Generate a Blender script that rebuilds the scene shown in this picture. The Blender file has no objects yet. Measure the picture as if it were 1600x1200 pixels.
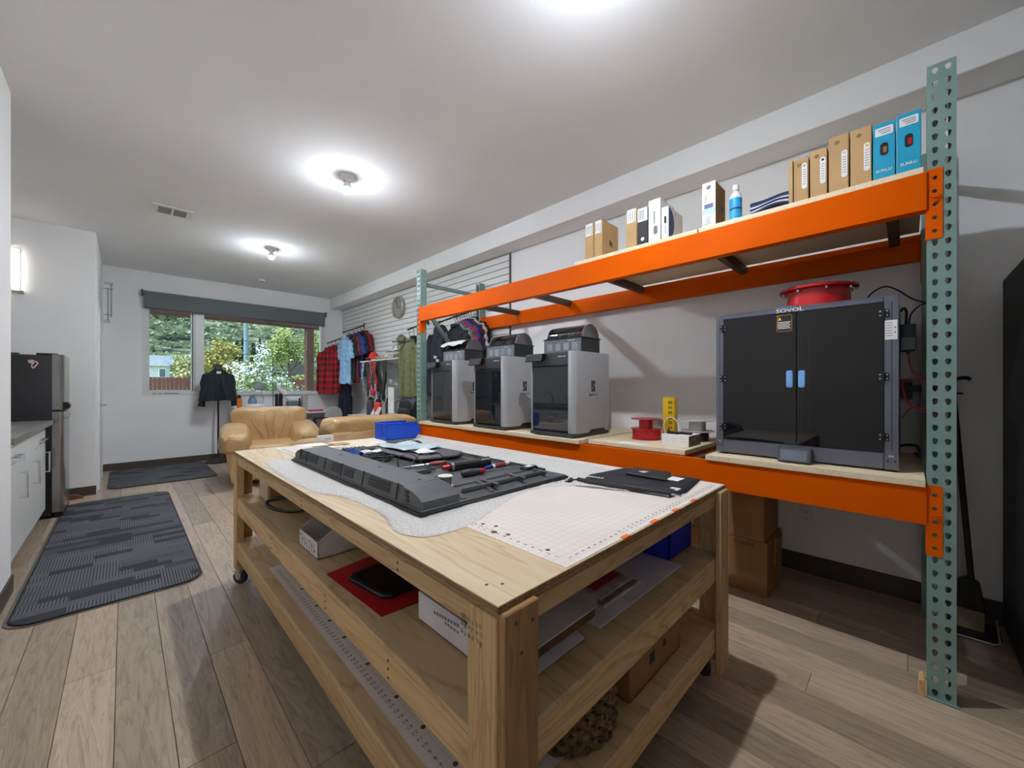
import bpy, bmesh, math, random
from mathutils import Vector, Matrix
from mathutils.geometry import tessellate_polygon
random.seed(7)
PI = math.pi
C = bpy.context.scene.collection
SC = bpy.context.scene

# ------------------------------------------------------------------ camera
cam_d = bpy.data.cameras.new('camera'); cam = bpy.data.objects.new('camera', cam_d); C.objects.link(cam)
cam.location = (0, 0, 1.201); cam.rotation_euler = (PI/2, 0, math.radians(-44.837))
cam_d.sensor_fit = 'HORIZONTAL'; cam_d.sensor_width = 36.0; cam_d.lens = 36.0*611.77/1600.0
cam_d.shift_x = -2.3/1600; cam_d.shift_y = 3.9/1600; cam_d.clip_start = 0.03; cam_d.clip_end = 600
SC.camera = cam
# ------------------------------------------------------------------ sky, sun, exposure
w = bpy.data.worlds.new('sky'); SC.world = w; w.use_nodes = True
nt = w.node_tree; nt.nodes.clear()
o_ = nt.nodes.new('ShaderNodeOutputWorld'); b_ = nt.nodes.new('ShaderNodeBackground'); s_ = nt.nodes.new('ShaderNodeTexSky')
s_.sky_type = 'NISHITA'; s_.sun_disc = False; s_.sun_elevation = math.radians(48); s_.sun_rotation = math.radians(258)
b_.inputs['Strength'].default_value = 0.36
nt.links.new(s_.outputs[0], b_.inputs[0]); nt.links.new(b_.outputs[0], o_.inputs[0])
sun_d = bpy.data.lights.new('sun', 'SUN'); sun_d.energy = 1.3; sun_d.angle = 0.01; sun_d.color = (1, .95, .85)
sun = bpy.data.objects.new('sun', sun_d); C.objects.link(sun)
sun.rotation_euler = (math.radians(48), 0, math.radians(-78))
BULB = 3900.0          # radiance of the ceiling bulbs
SCONCE = 2.2
SC.view_settings.view_transform = 'Standard'; SC.view_settings.look = 'None'
SC.view_settings.exposure = 0.82; SC.view_settings.gamma = 1.0; SC.view_settings.use_curve_mapping = False

# ------------------------------------------------------------------ helpers: materials
def lin(c):
    if isinstance(c, str): c = tuple(int(c[i:i+2], 16) for i in (0, 2, 4))
    f = lambda v: v/12.92 if v <= .04045 else ((v+.055)/1.055)**2.4
    return tuple(f(v/255.0) for v in c)
def rgba(c): return (*lin(c), 1.0)
class NT:
    def __init__(s, name):
        s.m = bpy.data.materials.new(name); s.m.use_nodes = True; s.t = s.m.node_tree; s.n = s.t.nodes; s.n.clear()
        s.out = s.n.new('ShaderNodeOutputMaterial'); s.p = s.n.new('ShaderNodeBsdfPrincipled')
        s.t.links.new(s.p.outputs[0], s.out.inputs[0])
    def add(s, typ, **kw):
        n = s.n.new(typ)
        for k, v in kw.items():
            if k in n.inputs: n.inputs[k].default_value = v
            else: setattr(n, k, v)
        return n
    def l(s, a, b): s.t.links.new(a, b)
    def coord(s, scale=(1, 1, 1), rnd=True, kind='Object', rot=(0, 0, 0)):
        tc = s.add('ShaderNodeTexCoord'); mp = s.add('ShaderNodeMapping'); mp.inputs['Scale'].default_value = scale
        mp.inputs['Rotation'].default_value = rot
        s.l(tc.outputs[kind], mp.inputs[0])
        if rnd:
            oi = s.add('ShaderNodeObjectInfo'); mul = s.add('ShaderNodeMath', operation='MULTIPLY'); mul.inputs[1].default_value = 37.0
            s.l(oi.outputs['Random'], mul.inputs[0]); s.l(mul.outputs[0], mp.inputs['Location'])
        return mp.outputs[0]
    def ramp(s, fac, stops):
        r = s.add('ShaderNodeValToRGB'); e = r.color_ramp.elements
        while len(e) > 1: e.remove(e[-1])
        e[0].position = stops[0][0]; e[0].color = rgba(stops[0][1])
        for p, c in stops[1:]:
            k = e.new(p); k.color = rgba(c)
        s.l(fac, r.inputs[0]); return r.outputs[0]
    def mix(s, fac, a, b, mode='MIX'):
        m = s.add('ShaderNodeMix', data_type='RGBA', blend_type=mode)
        for k, v in ((0, fac), (6, a), (7, b)):
            if hasattr(v, 'node'): s.l(v, m.inputs[k])
            else: m.inputs[k].default_value = v if k == 0 else rgba(v)
        return m.outputs[2]
    def bump(s, h, strength=.2, dist=.01):
        b = s.add('ShaderNodeBump'); b.inputs['Strength'].default_value = strength; b.inputs['Distance'].default_value = dist
        s.l(h, b.inputs['Height']); s.l(b.outputs[0], s.p.inputs['Normal'])
    def math(s, op, a, b=None):
        m = s.add('ShaderNodeMath', operation=op)
        for i, v in enumerate((a, b)):
            if v is None: continue
            if hasattr(v, 'node'): s.l(v, m.inputs[i])
            else: m.inputs[i].default_value = v
        return m.outputs[0]
def shade(c, k):
    if isinstance(c, str): c = tuple(int(c[i:i+2], 16) for i in (0, 2, 4))
    return tuple(max(0, min(255, v*k)) for v in c)
MATS = {}
def mat(name, col, rough=.5, metal=0.0, var=.06, scale=8, bump=0.0, emit=0.0, trans=0.0, spec=None, coat=0.0, bscale=None):
    """plain painted / moulded material: colour with a little procedural mottling"""
    if name in MATS: return MATS[name]
    t = NT(name); p = t.p
    co = t.coord(); nz = t.add('ShaderNodeTexNoise'); nz.inputs['Scale'].default_value = scale; nz.inputs['Detail'].default_value = 4
    t.l(co, nz.inputs['Vector'])
    t.l(t.ramp(nz.outputs['Fac'], [(.3, shade(col, 1-var)), (.7, shade(col, 1+var))]), p.inputs['Base Color'])
    p.inputs['Roughness'].default_value = rough; p.inputs['Metallic'].default_value = metal
    if spec is not None: p.inputs['Specular IOR Level'].default_value = spec
    if coat: p.inputs['Coat Weight'].default_value = coat; p.inputs['Coat Roughness'].default_value = .08
    if trans: p.inputs['Transmission Weight'].default_value = trans
    if emit:
        p.inputs['Emission Color'].default_value = rgba(col); p.inputs['Emission Strength'].default_value = emit
    if bump:
        n2 = t.add('ShaderNodeTexNoise'); n2.inputs['Scale'].default_value = bscale or scale*6; n2.inputs['Detail'].default_value = 3
        t.l(co, n2.inputs['Vector']); t.bump(n2.outputs['Fac'], bump, .004)
    MATS[name] = t.m; return t.m
def glass(name, tint=(235, 240, 240), rough=.02, fac=.08, dark=0.0):
    """thin pane: lets light through, tinted, with a mirror reflection that grows at grazing angles"""
    if name in MATS: return MATS[name]
    t = NT(name); t.n.remove(t.p)
    tr = t.add('ShaderNodeBsdfTransparent'); tr.inputs[0].default_value = rgba(shade(tint, 1-dark))
    gl = t.add('ShaderNodeBsdfGlossy'); gl.inputs['Roughness'].default_value = rough; gl.inputs[0].default_value = (.9, .92, .95, 1)
    fr = t.add('ShaderNodeFresnel'); fr.inputs[0].default_value = 1.45
    co = t.coord(rnd=False); nz = t.add('ShaderNodeTexNoise'); nz.inputs['Scale'].default_value = 3; t.l(co, nz.inputs['Vector'])
    k = t.math('MULTIPLY', nz.outputs['Fac'], .003)
    f = t.math('ADD', t.math('ADD', fr.outputs[0], fac-.04), k)
    mx = t.add('ShaderNodeMixShader'); t.l(f, mx.inputs[0]); t.l(tr.outputs[0], mx.inputs[1]); t.l(gl.outputs[0], mx.inputs[2])
    t.l(mx.outputs[0], t.out.inputs[0]); MATS[name] = t.m; return t.m
def wood(name, c1, c2, c3, axis='Y', rough=.6, grain=1.0, knots=True, rvar=.12, bump=.12):
    """sawn timber / plywood with the grain running along the given axis"""
    if name in MATS: return MATS[name]
    t = NT(name); p = t.p
    long_, cross = .9*grain, 9.0*grain
    sc = {'X': (long_, cross, cross), 'Y': (cross, long_, cross), 'Z': (cross, cross, long_)}[axis]
    co = t.coord(sc)
    n1 = t.add('ShaderNodeTexNoise'); n1.inputs['Scale'].default_value = 1.3; n1.inputs['Detail'].default_value = 6; n1.inputs['Distortion'].default_value = .6
    t.l(co, n1.inputs['Vector'])
    rings = t.math('FRACT', t.math('MULTIPLY', n1.outputs['Fac'], 9.0))
    n2 = t.add('ShaderNodeTexNoise'); n2.inputs['Scale'].default_value = 7; n2.inputs['Detail'].default_value = 5; t.l(co, n2.inputs['Vector'])
    base = t.ramp(n1.outputs['Fac'], [(.25, c1), (.5, c2), (.75, c1)])
    g = t.ramp(rings, [(0, c3), (.18, c2), (.8, c1), (1, c3)])
    col = t.mix(.5, base, g)
    col = t.mix(t.math('MULTIPLY', n2.outputs['Fac'], .35), col, shade(c3, .9))
    if knots:
        vo = t.add('ShaderNodeTexVoronoi'); vo.inputs['Scale'].default_value = 1.0
        kc = t.coord({'X': (1.6, 6, 6), 'Y': (6, 1.6, 6), 'Z': (6, 6, 1.6)}[axis]); t.l(kc, vo.inputs['Vector'])
        kn = t.ramp(vo.outputs['Distance'], [(0, (255, 255, 255)), (.07, (150, 150, 150)), (.11, (0, 0, 0))])
        col = t.mix(t.math('MULTIPLY', kn, .75), col, shade(c3, .45))
    oi = t.add('ShaderNodeObjectInfo'); hs = t.add('ShaderNodeHueSaturation')
    v = t.math('ADD', t.math('MULTIPLY', oi.outputs['Random'], 2*rvar), 1-rvar); t.l(v, hs.inputs['Value']); t.l(col, hs.inputs['Color'])
    t.l(hs.outputs[0], p.inputs['Base Color']); p.inputs['Roughness'].default_value = rough
    t.bump(n2.outputs['Fac'], bump, .003); MATS[name] = t.m; return t.m

# ------------------------------------------------------------------ helpers: meshes
WM = {}
class MB:
    """collects geometry (world coordinates unless local=True at build) for ONE mesh object"""
    def __init__(s): s.bm = bmesh.new(); s.xf = Matrix.Identity(4)
    def v(s, co): return s.bm.verts.new(s.xf @ Vector(co))
    def f(s, vs):
        try: return s.bm.faces.new(vs)
        except ValueError: return None
    def box(s, x0, x1, y0, y1, z0, z1, b=0.0, seg=1):
        x0, x1 = min(x0, x1), max(x0, x1); y0, y1 = min(y0, y1), max(y0, y1); z0, z1 = min(z0, z1), max(z0, z1)
        V = [s.v((x, y, z)) for x in (x0, x1) for y in (y0, y1) for z in (z0, z1)]
        F = [s.f([V[i] for i in q]) for q in ((0, 1, 3, 2), (4, 6, 7, 5), (0, 4, 5, 1), (2, 3, 7, 6), (0, 2, 6, 4), (1, 5, 7, 3))]
        if b > 0:
            b = min(b, .49*min(x1-x0, y1-y0, z1-z0))
            es = list({e for f in F for e in f.edges})
            bmesh.ops.bevel(s.bm, geom=es, offset=b, segments=seg, profile=.5, affect='EDGES')
        return s
    def prism(s, pts, axis, lo, hi, b=0.0, seg=1):
        def mk(a, c, h): return {'X': (h, a, c), 'Y': (a, h, c), 'Z': (a, c, h)}[axis]
        A = [s.v(mk(a, c, lo)) for a, c in pts]; B = [s.v(mk(a, c, hi)) for a, c in pts]; n = len(pts)
        F = [s.f(A[::-1]), s.f(B)] + [s.f([A[i], A[(i+1) % n], B[(i+1) % n], B[i]]) for i in range(n)]
        if b > 0:
            es = list({e for f in F[:2] for e in f.edges})
            bmesh.ops.bevel(s.bm, geom=es, offset=b, segments=seg, profile=.5, affect='EDGES')
        return s
    def cyl(s, p0, p1, r0, r1=None, seg=16, cap=True):
        r1 = r0 if r1 is None else r1
        p0, p1 = Vector(p0), Vector(p1); d = (p1-p0).normalized()
        a = d.orthogonal().normalized(); c = d.cross(a)
        A, B = [], []
        for i in range(seg):
            t = 2*PI*i/seg; q = a*math.cos(t)+c*math.sin(t)
            A.append(s.v(p0+q*r0)); B.append(s.v(p1+q*r1))
        for i in range(seg): s.f([A[i], A[(i+1) % seg], B[(i+1) % seg], B[i]])
        if cap: s.f(A[::-1]); s.f(B)
        return s
    def tube(s, pts, r, seg=8, cap=True):
        pts = [Vector(p) for p in pts]; n = len(pts); R = r if isinstance(r, (list, tuple)) else [r]*n
        rings = []; a = None
        for i, p in enumerate(pts):
            d = (pts[min(i+1, n-1)]-pts[max(i-1, 0)]).normalized()
            a = d.orthogonal().normalized() if a is None else (a-d*a.dot(d)).normalized()
            c = d.cross(a)
            rings.append([s.v(p+(a*math.cos(2*PI*k/seg)+c*math.sin(2*PI*k/seg))*R[i]) for k in range(seg)])
        for A, B in zip(rings, rings[1:]):
            for k in range(seg): s.f([A[k], A[(k+1) % seg], B[(k+1) % seg], B[k]])
        if cap: s.f(rings[0][::-1]); s.f(rings[-1])
        return s
    def lathe(s, prof, o=(0, 0, 0), seg=24, axis='Z'):
        rings = []
        for r, h in prof:
            ring = []
            for k in range(seg):
                t = 2*PI*k/seg; x, y = r*math.cos(t), r*math.sin(t)
                co = {'Z': (x, y, h), 'X': (h, x, y), 'Y': (y, h, x)}[axis]
                ring.append(s.v((o[0]+co[0], o[1]+co[1], o[2]+co[2])))
            rings.append(ring)
        for A, B in zip(rings, rings[1:]):
            for k in range(seg): s.f([A[k], A[(k+1) % seg], B[(k+1) % seg], B[k]])
        if prof[0][0] > 1e-5: s.f(rings[0][::-1])
        if prof[-1][0] > 1e-5: s.f(rings[-1])
        bmesh.ops.remove_doubles(s.bm, verts=[v for r in (rings[0], rings[-1]) for v in r if v.is_valid], dist=1e-5)
        return s
    def grid(s, fn, nu, nv, cu=False, cv=False):
        V = [[s.v(fn(i/(nu if cu else nu-1), j/(nv if cv else nv-1))) for j in range(nv)] for i in range(nu)]
        for i in range(nu if cu else nu-1):
            for j in range(nv if cv else nv-1):
                s.f([V[i][j], V[(i+1) % nu][j], V[(i+1) % nu][(j+1) % nv], V[i][(j+1) % nv]])
        return V
    def sph(s, o, r, seg=12, rings=8):
        rx, ry, rz = r if isinstance(r, (tuple, list)) else (r, r, r)
        s.grid(lambda u, v: (o[0]+rx*math.sin(PI*v)*math.cos(2*PI*u), o[1]+ry*math.sin(PI*v)*math.sin(2*PI*u), o[2]-rz*math.cos(PI*v)), seg, rings, cu=True)
        bmesh.ops.remove_doubles(s.bm, verts=s.bm.verts[:], dist=1e-5)
        return s
    def build(s, name, m, parent=None, local=False, smooth=40, solid=0.0):
        if solid:
            s.bm.normal_update()
            bmesh.ops.solidify(s.bm, geom=s.bm.faces[:], thickness=solid)
        bmesh.ops.recalc_face_normals(s.bm, faces=s.bm.faces[:])
        if parent is not None and not local: s.bm.transform(WM[parent].inverted())
        if parent is None and not local:
            # origin at the middle of the base
            xs = [v.co for v in s.bm.verts]
            o = Vector(((min(c.x for c in xs)+max(c.x for c in xs))/2, (min(c.y for c in xs)+max(c.y for c in xs))/2, min(c.z for c in xs)))
            s.bm.transform(Matrix.Translation(-o))
        else: o = Vector((0, 0, 0))
        me = bpy.data.meshes.new(name); s.bm.to_mesh(me); s.bm.free()
        me.materials.append(m)
        if smooth:
            me.polygons.foreach_set('use_smooth', [True]*len(me.polygons)); me.set_sharp_from_angle(angle=math.radians(smooth))
        ob = bpy.data.objects.new(name, me); C.objects.link(ob)
        if parent is not None: ob.parent = parent; WM[ob] = WM[parent]
        else: ob.location = o; WM[ob] = Matrix.Translation(o)
        return ob
def tag(o, label=None, cat=None, group=None, kind=None):
    if label: o['label'] = label
    if cat: o['category'] = cat
    if group: o['group'] = group
    if kind: o['kind'] = kind
    return o
def thing(name, label, cat, loc, rz=0.0, group=None):
    o = bpy.data.objects.new(name, None); C.objects.link(o); o.empty_display_size = .05
    o.location = loc; o.rotation_euler = (0, 0, rz); WM[o] = Matrix.Translation(Vector(loc)) @ Matrix.Rotation(rz, 4, 'Z')
    return tag(o, label, cat, group)
def dup(root, loc, rz=None, label=None, group=None):
    r = root.copy(); C.objects.link(r); r.location = loc
    if rz is not None: r.rotation_euler = (0, 0, rz)
    WM[r] = Matrix.Translation(Vector(loc)) @ Matrix.Rotation(r.rotation_euler.z, 4, 'Z')
    if label: r['label'] = label
    if group: r['group'] = group
    for ch in list(root.children):
        c = ch.copy(); C.objects.link(c); c.parent = r; WM[c] = WM[r]
        for g in list(ch.children):
            d = g.copy(); C.objects.link(d); d.parent = c; WM[d] = WM[r]
    return r
def part(name, m, parent, fn, local=False, smooth=40, **k):
    b = MB(); fn(b); return b.build(name, m, parent, local, smooth, **k)
def bx(name, m, parent, *a, b=.002, local=False, seg=1):
    return MB().box(*a, b=b, seg=seg).build(name, m, parent, local)
def struct(name, m, fn, label=None):
    o = part(name, m, None, fn, smooth=30); tag(o, label, None, None, 'structure'); return o
def text_mesh(s, size, extrude=.0004, bold=False):
    cu = bpy.data.curves.new('print', 'FONT'); cu.body = s; cu.size = size; cu.extrude = extrude; cu.align_x = 'CENTER'; cu.align_y = 'CENTER'
    cu.resolution_u = 2
    if bold: cu.offset = size*.02
    ob = bpy.data.objects.new('print', cu); C.objects.link(ob)
    bpy.context.view_layer.update()
    me = bpy.data.meshes.new_from_object(ob.evaluated_get(bpy.context.evaluated_depsgraph_get()))
    bpy.data.objects.remove(ob); bpy.data.curves.remove(cu); return me
def text(name, s, size, pos, right, up, m, parent, bold=False, sx=1.0, local=False):
    """flat lettering: centre pos, reading direction right, up vector up (world axes, or the parent's own with local=True)"""
    me = text_mesh(s, size, bold=bold)
    r, u = Vector(right).normalized(), Vector(up).normalized(); n = r.cross(u)
    R = Matrix(((r.x*sx, u.x, n.x, pos[0]), (r.y*sx, u.y, n.y, pos[1]), (r.z*sx, u.z, n.z, pos[2]), (0, 0, 0, 1)))
    me.transform(R if (local or parent is None) else WM[parent].inverted() @ R)
    me.materials.clear(); me.materials.append(m); me.name = name
    ob = bpy.data.objects.new(name, me); C.objects.link(ob)
    if parent is not None: ob.parent = parent; WM[ob] = WM[parent]
    return ob
def rrect(x0, x1, y0, y1, r, n=5):
    pts = []
    for cx, cy, a in ((x1-r, y1-r, 0), (x0+r, y1-r, 90), (x0+r, y0+r, 180), (x1-r, y0+r, 270)):
        for k in range(n+1):
            t = math.radians(a+90*k/n); pts.append((cx+r*math.cos(t), cy+r*math.sin(t)))
    return pts
def arc(c, r, a0, a1, n=10, plane='XZ'):
    out = []
    for k in range(n+1):
        t = math.radians(a0+(a1-a0)*k/n); a, b = r*math.cos(t), r*math.sin(t)
        out.append({'XZ': (c[0]+a, c[1], c[2]+b), 'XY': (c[0]+a, c[1]+b, c[2]), 'YZ': (c[0], c[1]+a, c[2]+b)}[plane])
    return out
def spline(pts, n=8):
    """Catmull-Rom through the given points"""
    P = [Vector(p) for p in pts]; P = [P[0]*2-P[1]]+P+[P[-1]*2-P[-2]]; out = []
    for i in range(1, len(P)-2):
        for k in range(n):
            t = k/n; a, b, c, d = P[i-1], P[i], P[i+1], P[i+2]
            out.append(.5*((2*b)+(c-a)*t+(2*a-5*b+4*c-d)*t*t+(3*b-a-3*c+d)*t**3))
    out.append(P[-2]); return out
# ================================================================== materials used in several places
WHITE_WALL = mat('wall_paint', (244, 244, 244), .75, var=.012, scale=1.5, bump=.05, bscale=180, spec=.25)
CEIL = mat('ceiling_paint', (246, 246, 247), .92, var=.012, scale=1.2, bump=.08, bscale=120, spec=.1)
BASEB = mat('baseboard_vinyl', (74, 66, 56), .45, var=.05, scale=4)
WHITE = mat('white_plastic', (235, 235, 232), .4, var=.02)
BLACK = mat('black_plastic', (22, 22, 24), .4, var=.1)
DGREY = mat('dark_grey_plastic', (58, 60, 63), .45, var=.05)
GREY = mat('grey_plastic', (120, 122, 124), .45, var=.05)
LGREY = mat('light_grey_shell', (176, 176, 178), .38, var=.02)
STEEL = mat('brushed_steel', (190, 190, 190), .28, 1.0, var=.05, scale=30)
CHROME = mat('chrome', (220, 220, 222), .12, 1.0, var=.02)
PAPER = mat('white_paper', (232, 230, 226), .7, var=.02)
KRAFT = mat('kraft_cardboard', (186, 150, 104), .8, var=.05, scale=5, bump=.05)
KRAFT2 = mat('brown_cardboard', (150, 108, 66), .85, var=.06, scale=5, bump=.05)
ORANGE = mat('orange_powder_coat', (224, 92, 0), .5, var=.03, scale=3, bump=.04, spec=.06)
GREEN = mat('green_powder_coat', (122, 148, 140), .4, var=.04, scale=6, bump=.04)
PINE = {a: wood('pine_'+a, (222, 191, 143), (206, 170, 118), (160, 113, 66), a, .62, 1.0) for a in 'XYZ'}
PINE_DARK = wood('dark_leg_wood', (188, 146, 98), (168, 124, 78), (120, 82, 48), 'Z', .62, 1.0, rvar=.05)  # darker and browner than the other leg boards
PLY = wood('plywood_face', (228, 208, 174), (218, 194, 156), (184, 148, 106), 'Y', .55, .55, rvar=.05)
PLYX = wood('plywood_shelf', (220, 196, 156), (206, 178, 134), (166, 126, 82), 'Y', .6, .55, rvar=.05)
PLYEDGE = wood('plywood_edge', (190, 156, 108), (140, 106, 66), (100, 74, 46), 'Y', .7, 1.6, False)
CHIP = mat('particle_board', (230, 210, 176), .7, var=.03, scale=90, bump=.05)
INK = mat('black_print', (30, 30, 34), .6, var=.02)
GINK = mat('grey_print', (120, 122, 130), .6, var=.02)
RED = mat('red_plastic', (196, 18, 28), .3, var=.05, coat=.3)

def floor_material():
    t = NT('oak_vinyl_plank'); p = t.p
    co = t.coord((11, 1.0, 11)); n1 = t.add('ShaderNodeTexNoise'); n1.inputs['Scale'].default_value = 1.1; n1.inputs['Detail'].default_value = 6; n1.inputs['Distortion'].default_value = .9
    t.l(co, n1.inputs['Vector'])
    rings = t.math('FRACT', t.math('MULTIPLY', n1.outputs['Fac'], 12.0))
    n2 = t.add('ShaderNodeTexNoise'); n2.inputs['Scale'].default_value = 6; n2.inputs['Detail'].default_value = 6; t.l(co, n2.inputs['Vector'])
    base = t.ramp(n1.outputs['Fac'], [(.2, (150, 128, 106)), (.5, (184, 162, 138)), (.8, (160, 138, 116))])
    g = t.ramp(rings, [(0, (118, 98, 82)), (.12, (170, 148, 122)), (.85, (200, 180, 156)), (1, (130, 110, 92))])
    col = t.mix(.4, base, g)
    st = t.ramp(n2.outputs['Fac'], [(.52, (0, 0, 0)), (.68, (255, 255, 255))])
    col = t.mix(t.math('MULTIPLY', st, .3), col, (104, 86, 70))
    oi = t.add('ShaderNodeObjectInfo'); hs = t.add('ShaderNodeHueSaturation'); hs.inputs['Saturation'].default_value = .95
    t.l(t.math('ADD', t.math('MULTIPLY', oi.outputs['Random'], .44), .74), hs.inputs['Value']); t.l(col, hs.inputs['Color'])
    t.l(hs.outputs[0], p.inputs['Base Color'])
    t.l(t.math('ADD', t.math('MULTIPLY', n2.outputs['Fac'], .2), .26), p.inputs['Roughness'])
    t.bump(n2.outputs['Fac'], .12, .002); return t.m
FLOORM = floor_material()

# ================================================================== the room
XW, XD, YW, ZC, YB = 3.105, 3.125, 8.01, 2.92, -4.2
fl = struct('floor', mat('floor_underlay', (60, 50, 42), .9), lambda b: b.box(-1.2, XD, YB, YW, -.07, -.011), 'grey-brown oak plank floor')
rf = random.Random(3); cache = {}
x = .124-.148*9
while x < XD:
    x0, x1 = max(x, -1.2), min(x+.148, XD)
    if x1-x0 > .02:
        y = YB-rf.random()*1.2
        while y < YW:
            y0, y1 = max(y, YB), min(y+1.52, YW)
            if y1-y0 > .03:
                key = (round(x1-x0, 3), round(y1-y0, 3))
                if key in cache:
                    o = bpy.data.objects.new('plank', cache[key]); C.objects.link(o)
                else:
                    o = MB().box(-(x1-x0)/2+.0008, (x1-x0)/2-.0008, -(y1-y0)/2+.0008, (y1-y0)/2-.0008, -.011, 0, b=.0012).build('plank', FLOORM, None, local=True)
                    cache[key] = o.data
                o.parent = fl; o.location = Vector(((x0+x1)/2, (y0+y1)/2, 0))-fl.location
            y += 1.52
    x += .148
struct('ceiling', CEIL, lambda b: b.box(-1.25, 3.3, YB-.1, YW+.2, ZC, ZC+.08), 'smooth white ceiling')
struct('wall_right', WHITE_WALL, lambda b: b.box(XD, XD+.14, YB-.1, YW+.2, -.07, ZC), 'white wall behind the orange rack')
struct('trim_1', WHITE_WALL, lambda b: b.box(2.876, XD, YB, YW, 2.72, ZC, b=.004), 'white boxed soffit along the top of the right wall')
WX0, WX1, WZ0, WZ1 = .19, 2.765, 1.07, 2.62
def farwall(b):
    b.box(-.3, WX0, YW, YW+.16, -.07, ZC); b.box(WX1, XD, YW, YW+.16, -.07, ZC)
    b.box(WX0, WX1, YW, YW+.16, -.07, WZ0); b.box(WX0, WX1, YW, YW+.16, WZ1, ZC)
struct('wall_far', WHITE_WALL, farwall, 'white wall with the wide window')
DY0, DY1 = -.2, .72
struct('wall_left', WHITE_WALL, lambda b: b.box(-1.25, -.47, YB, 3.70, -.07, ZC, b=.004), 'white wall along the left, ending at the kitchenette')
struct('wall_alcove', WHITE_WALL, lambda b: b.box(-1.25, -1.14, 3.70, 6.375, -.07, ZC), 'white wall behind the kitchen counter')
struct('wall_block', WHITE_WALL, lambda b: b.box(-1.25, -.22, 6.375, YW, -.07, ZC, b=.004), 'white closet wall behind the refrigerator')
struct('wall_back', WHITE_WALL, lambda b: b.box(-1.25, XD, YB-.1, YB, -.07, ZC), 'white wall behind the camera')
struct('baseboard_right', BASEB, lambda b: b.box(XD-.012, XD, YB, YW, 0, .12, b=.003), 'dark vinyl baseboard under the rack')
struct('baseboard_far', BASEB, lambda b: b.box(-.22, XD-.012, YW-.012, YW, 0, .1, b=.003), 'dark brown baseboard below the window')
struct('baseboard_left', BASEB, lambda b: (b.box(-.47, -.46, YB, DY0-.08, 0, .1, b=.003), b.box(-.47, -.46, DY1+.08, 3.70, 0, .1, b=.003)), 'dark brown baseboard on the left wall')
struct('baseboard_block', BASEB, lambda b: b.box(-1.14, -.22, 6.363, 6.375, 0, .1, b=.003), 'dark brown baseboard beside the refrigerator')
# door with black lever on the left wall (it shows as a reflection in the dark printer doors)
TRIM = mat('trim_paint', (236, 236, 234), .35, var=.01)
d1 = struct('door_1', TRIM, lambda b: b.box(-.47, -.445, DY0, DY1, .005, 2.05, b=.003), 'white door with black lever handle')
def lever(b, x, y, z, s=1):
    b.cyl((x, y, z), (x+.012, y, z), .026, seg=20); b.cyl((x+.012, y, z), (x+.05, y, z), .009, seg=12)
    b.box(x+.042, x+.056, y-.01, y+s*.115, z-.009, z+.009, b=.004)
part('door_handle', BLACK, d1, lambda b: lever(b, -.445, DY0+.07, .98))
def casing(b, x, y0, y1, z):
    b.box(x, x+.018, y0-.07, y0, 0, z+.07, b=.003); b.box(x, x+.018, y1, y1+.07, 0, z+.07, b=.003); b.box(x, x+.018, y0, y1, z, z+.07, b=.003)
struct('trim_2', TRIM, lambda b: casing(b, -.47, DY0, DY1, 2.05), 'white door casing')
d2 = struct('door_2', TRIM, lambda b: b.box(-.22, -.21, 6.72, 7.52, .005, 2.05, b=.003), 'white closet door beside the window wall')
part('door_handle', STEEL, d2, lambda b: lever(b, -.21, 6.80, .98))
struct('trim_3', TRIM, lambda b: casing(b, -.22, 6.72, 7.52, 2.05), 'white casing of the closet door')

# ------------------------------------------------------------------ window and roller blind
VINYL = mat('white_vinyl', (228, 230, 228), .35, var=.015)
win = struct('window_1', VINYL, lambda b: (
    b.box(WX0, WX1, YW-.012, YW+.1, WZ0, WZ0+.05, b=.003), b.box(WX0, WX1, YW-.012, YW+.1, WZ1-.05, WZ1, b=.003),
    b.box(WX0, WX0+.05, YW-.012, YW+.1, WZ0+.05, WZ1-.05, b=.003), b.box(WX1-.06, WX1, YW-.012, YW+.1, WZ0+.05, WZ1-.05, b=.003)), 'wide white vinyl window')
bx('mullion', VINYL, win, .80, .917, YW-.008, YW+.1, WZ0+.05, WZ1-.05, b=.004)
part('sash', VINYL, win, lambda b: (b.box(.24, .268, YW+.01, YW+.07, 1.12, 2.57, b=.003), b.box(.752, .80, YW+.01, YW+.07, 1.12, 2.57, b=.003),
     b.box(.268, .752, YW+.01, YW+.07, 1.12, 1.145, b=.003), b.box(.268, .752, YW+.01, YW+.07, 2.54, 2.57, b=.003)))
bx('hinge_track', mat('window_gasket', (70, 68, 64), .6), win, .768, .779, YW+.004, YW+.012, 1.13, 2.55, b=.001)
WG = glass('window_glass', (240, 245, 242), .01, .002)
bx('pane', WG, win, .268, .752, YW+.035, YW+.041, 1.145, 2.54, b=0)
bx('pane', WG, win, .917, WX1-.06, YW+.035, YW+.041, 1.12, 2.57, b=0)
part('crank', mat('window_hardware', (150, 150, 148), .4), win, lambda b: (b.box(.30, .345, YW-.022, YW-.012, 1.085, 1.10, b=.003), b.box(.37, .405, YW-.022, YW-.012, 1.085, 1.10, b=.003), b.box(.43, .60, YW-.024, YW-.012, 1.087, 1.103, b=.003)))
bx('window_sill', VINYL, win, .84, WX1, YW-.05, YW, 1.052, 1.072, b=.004)
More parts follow.
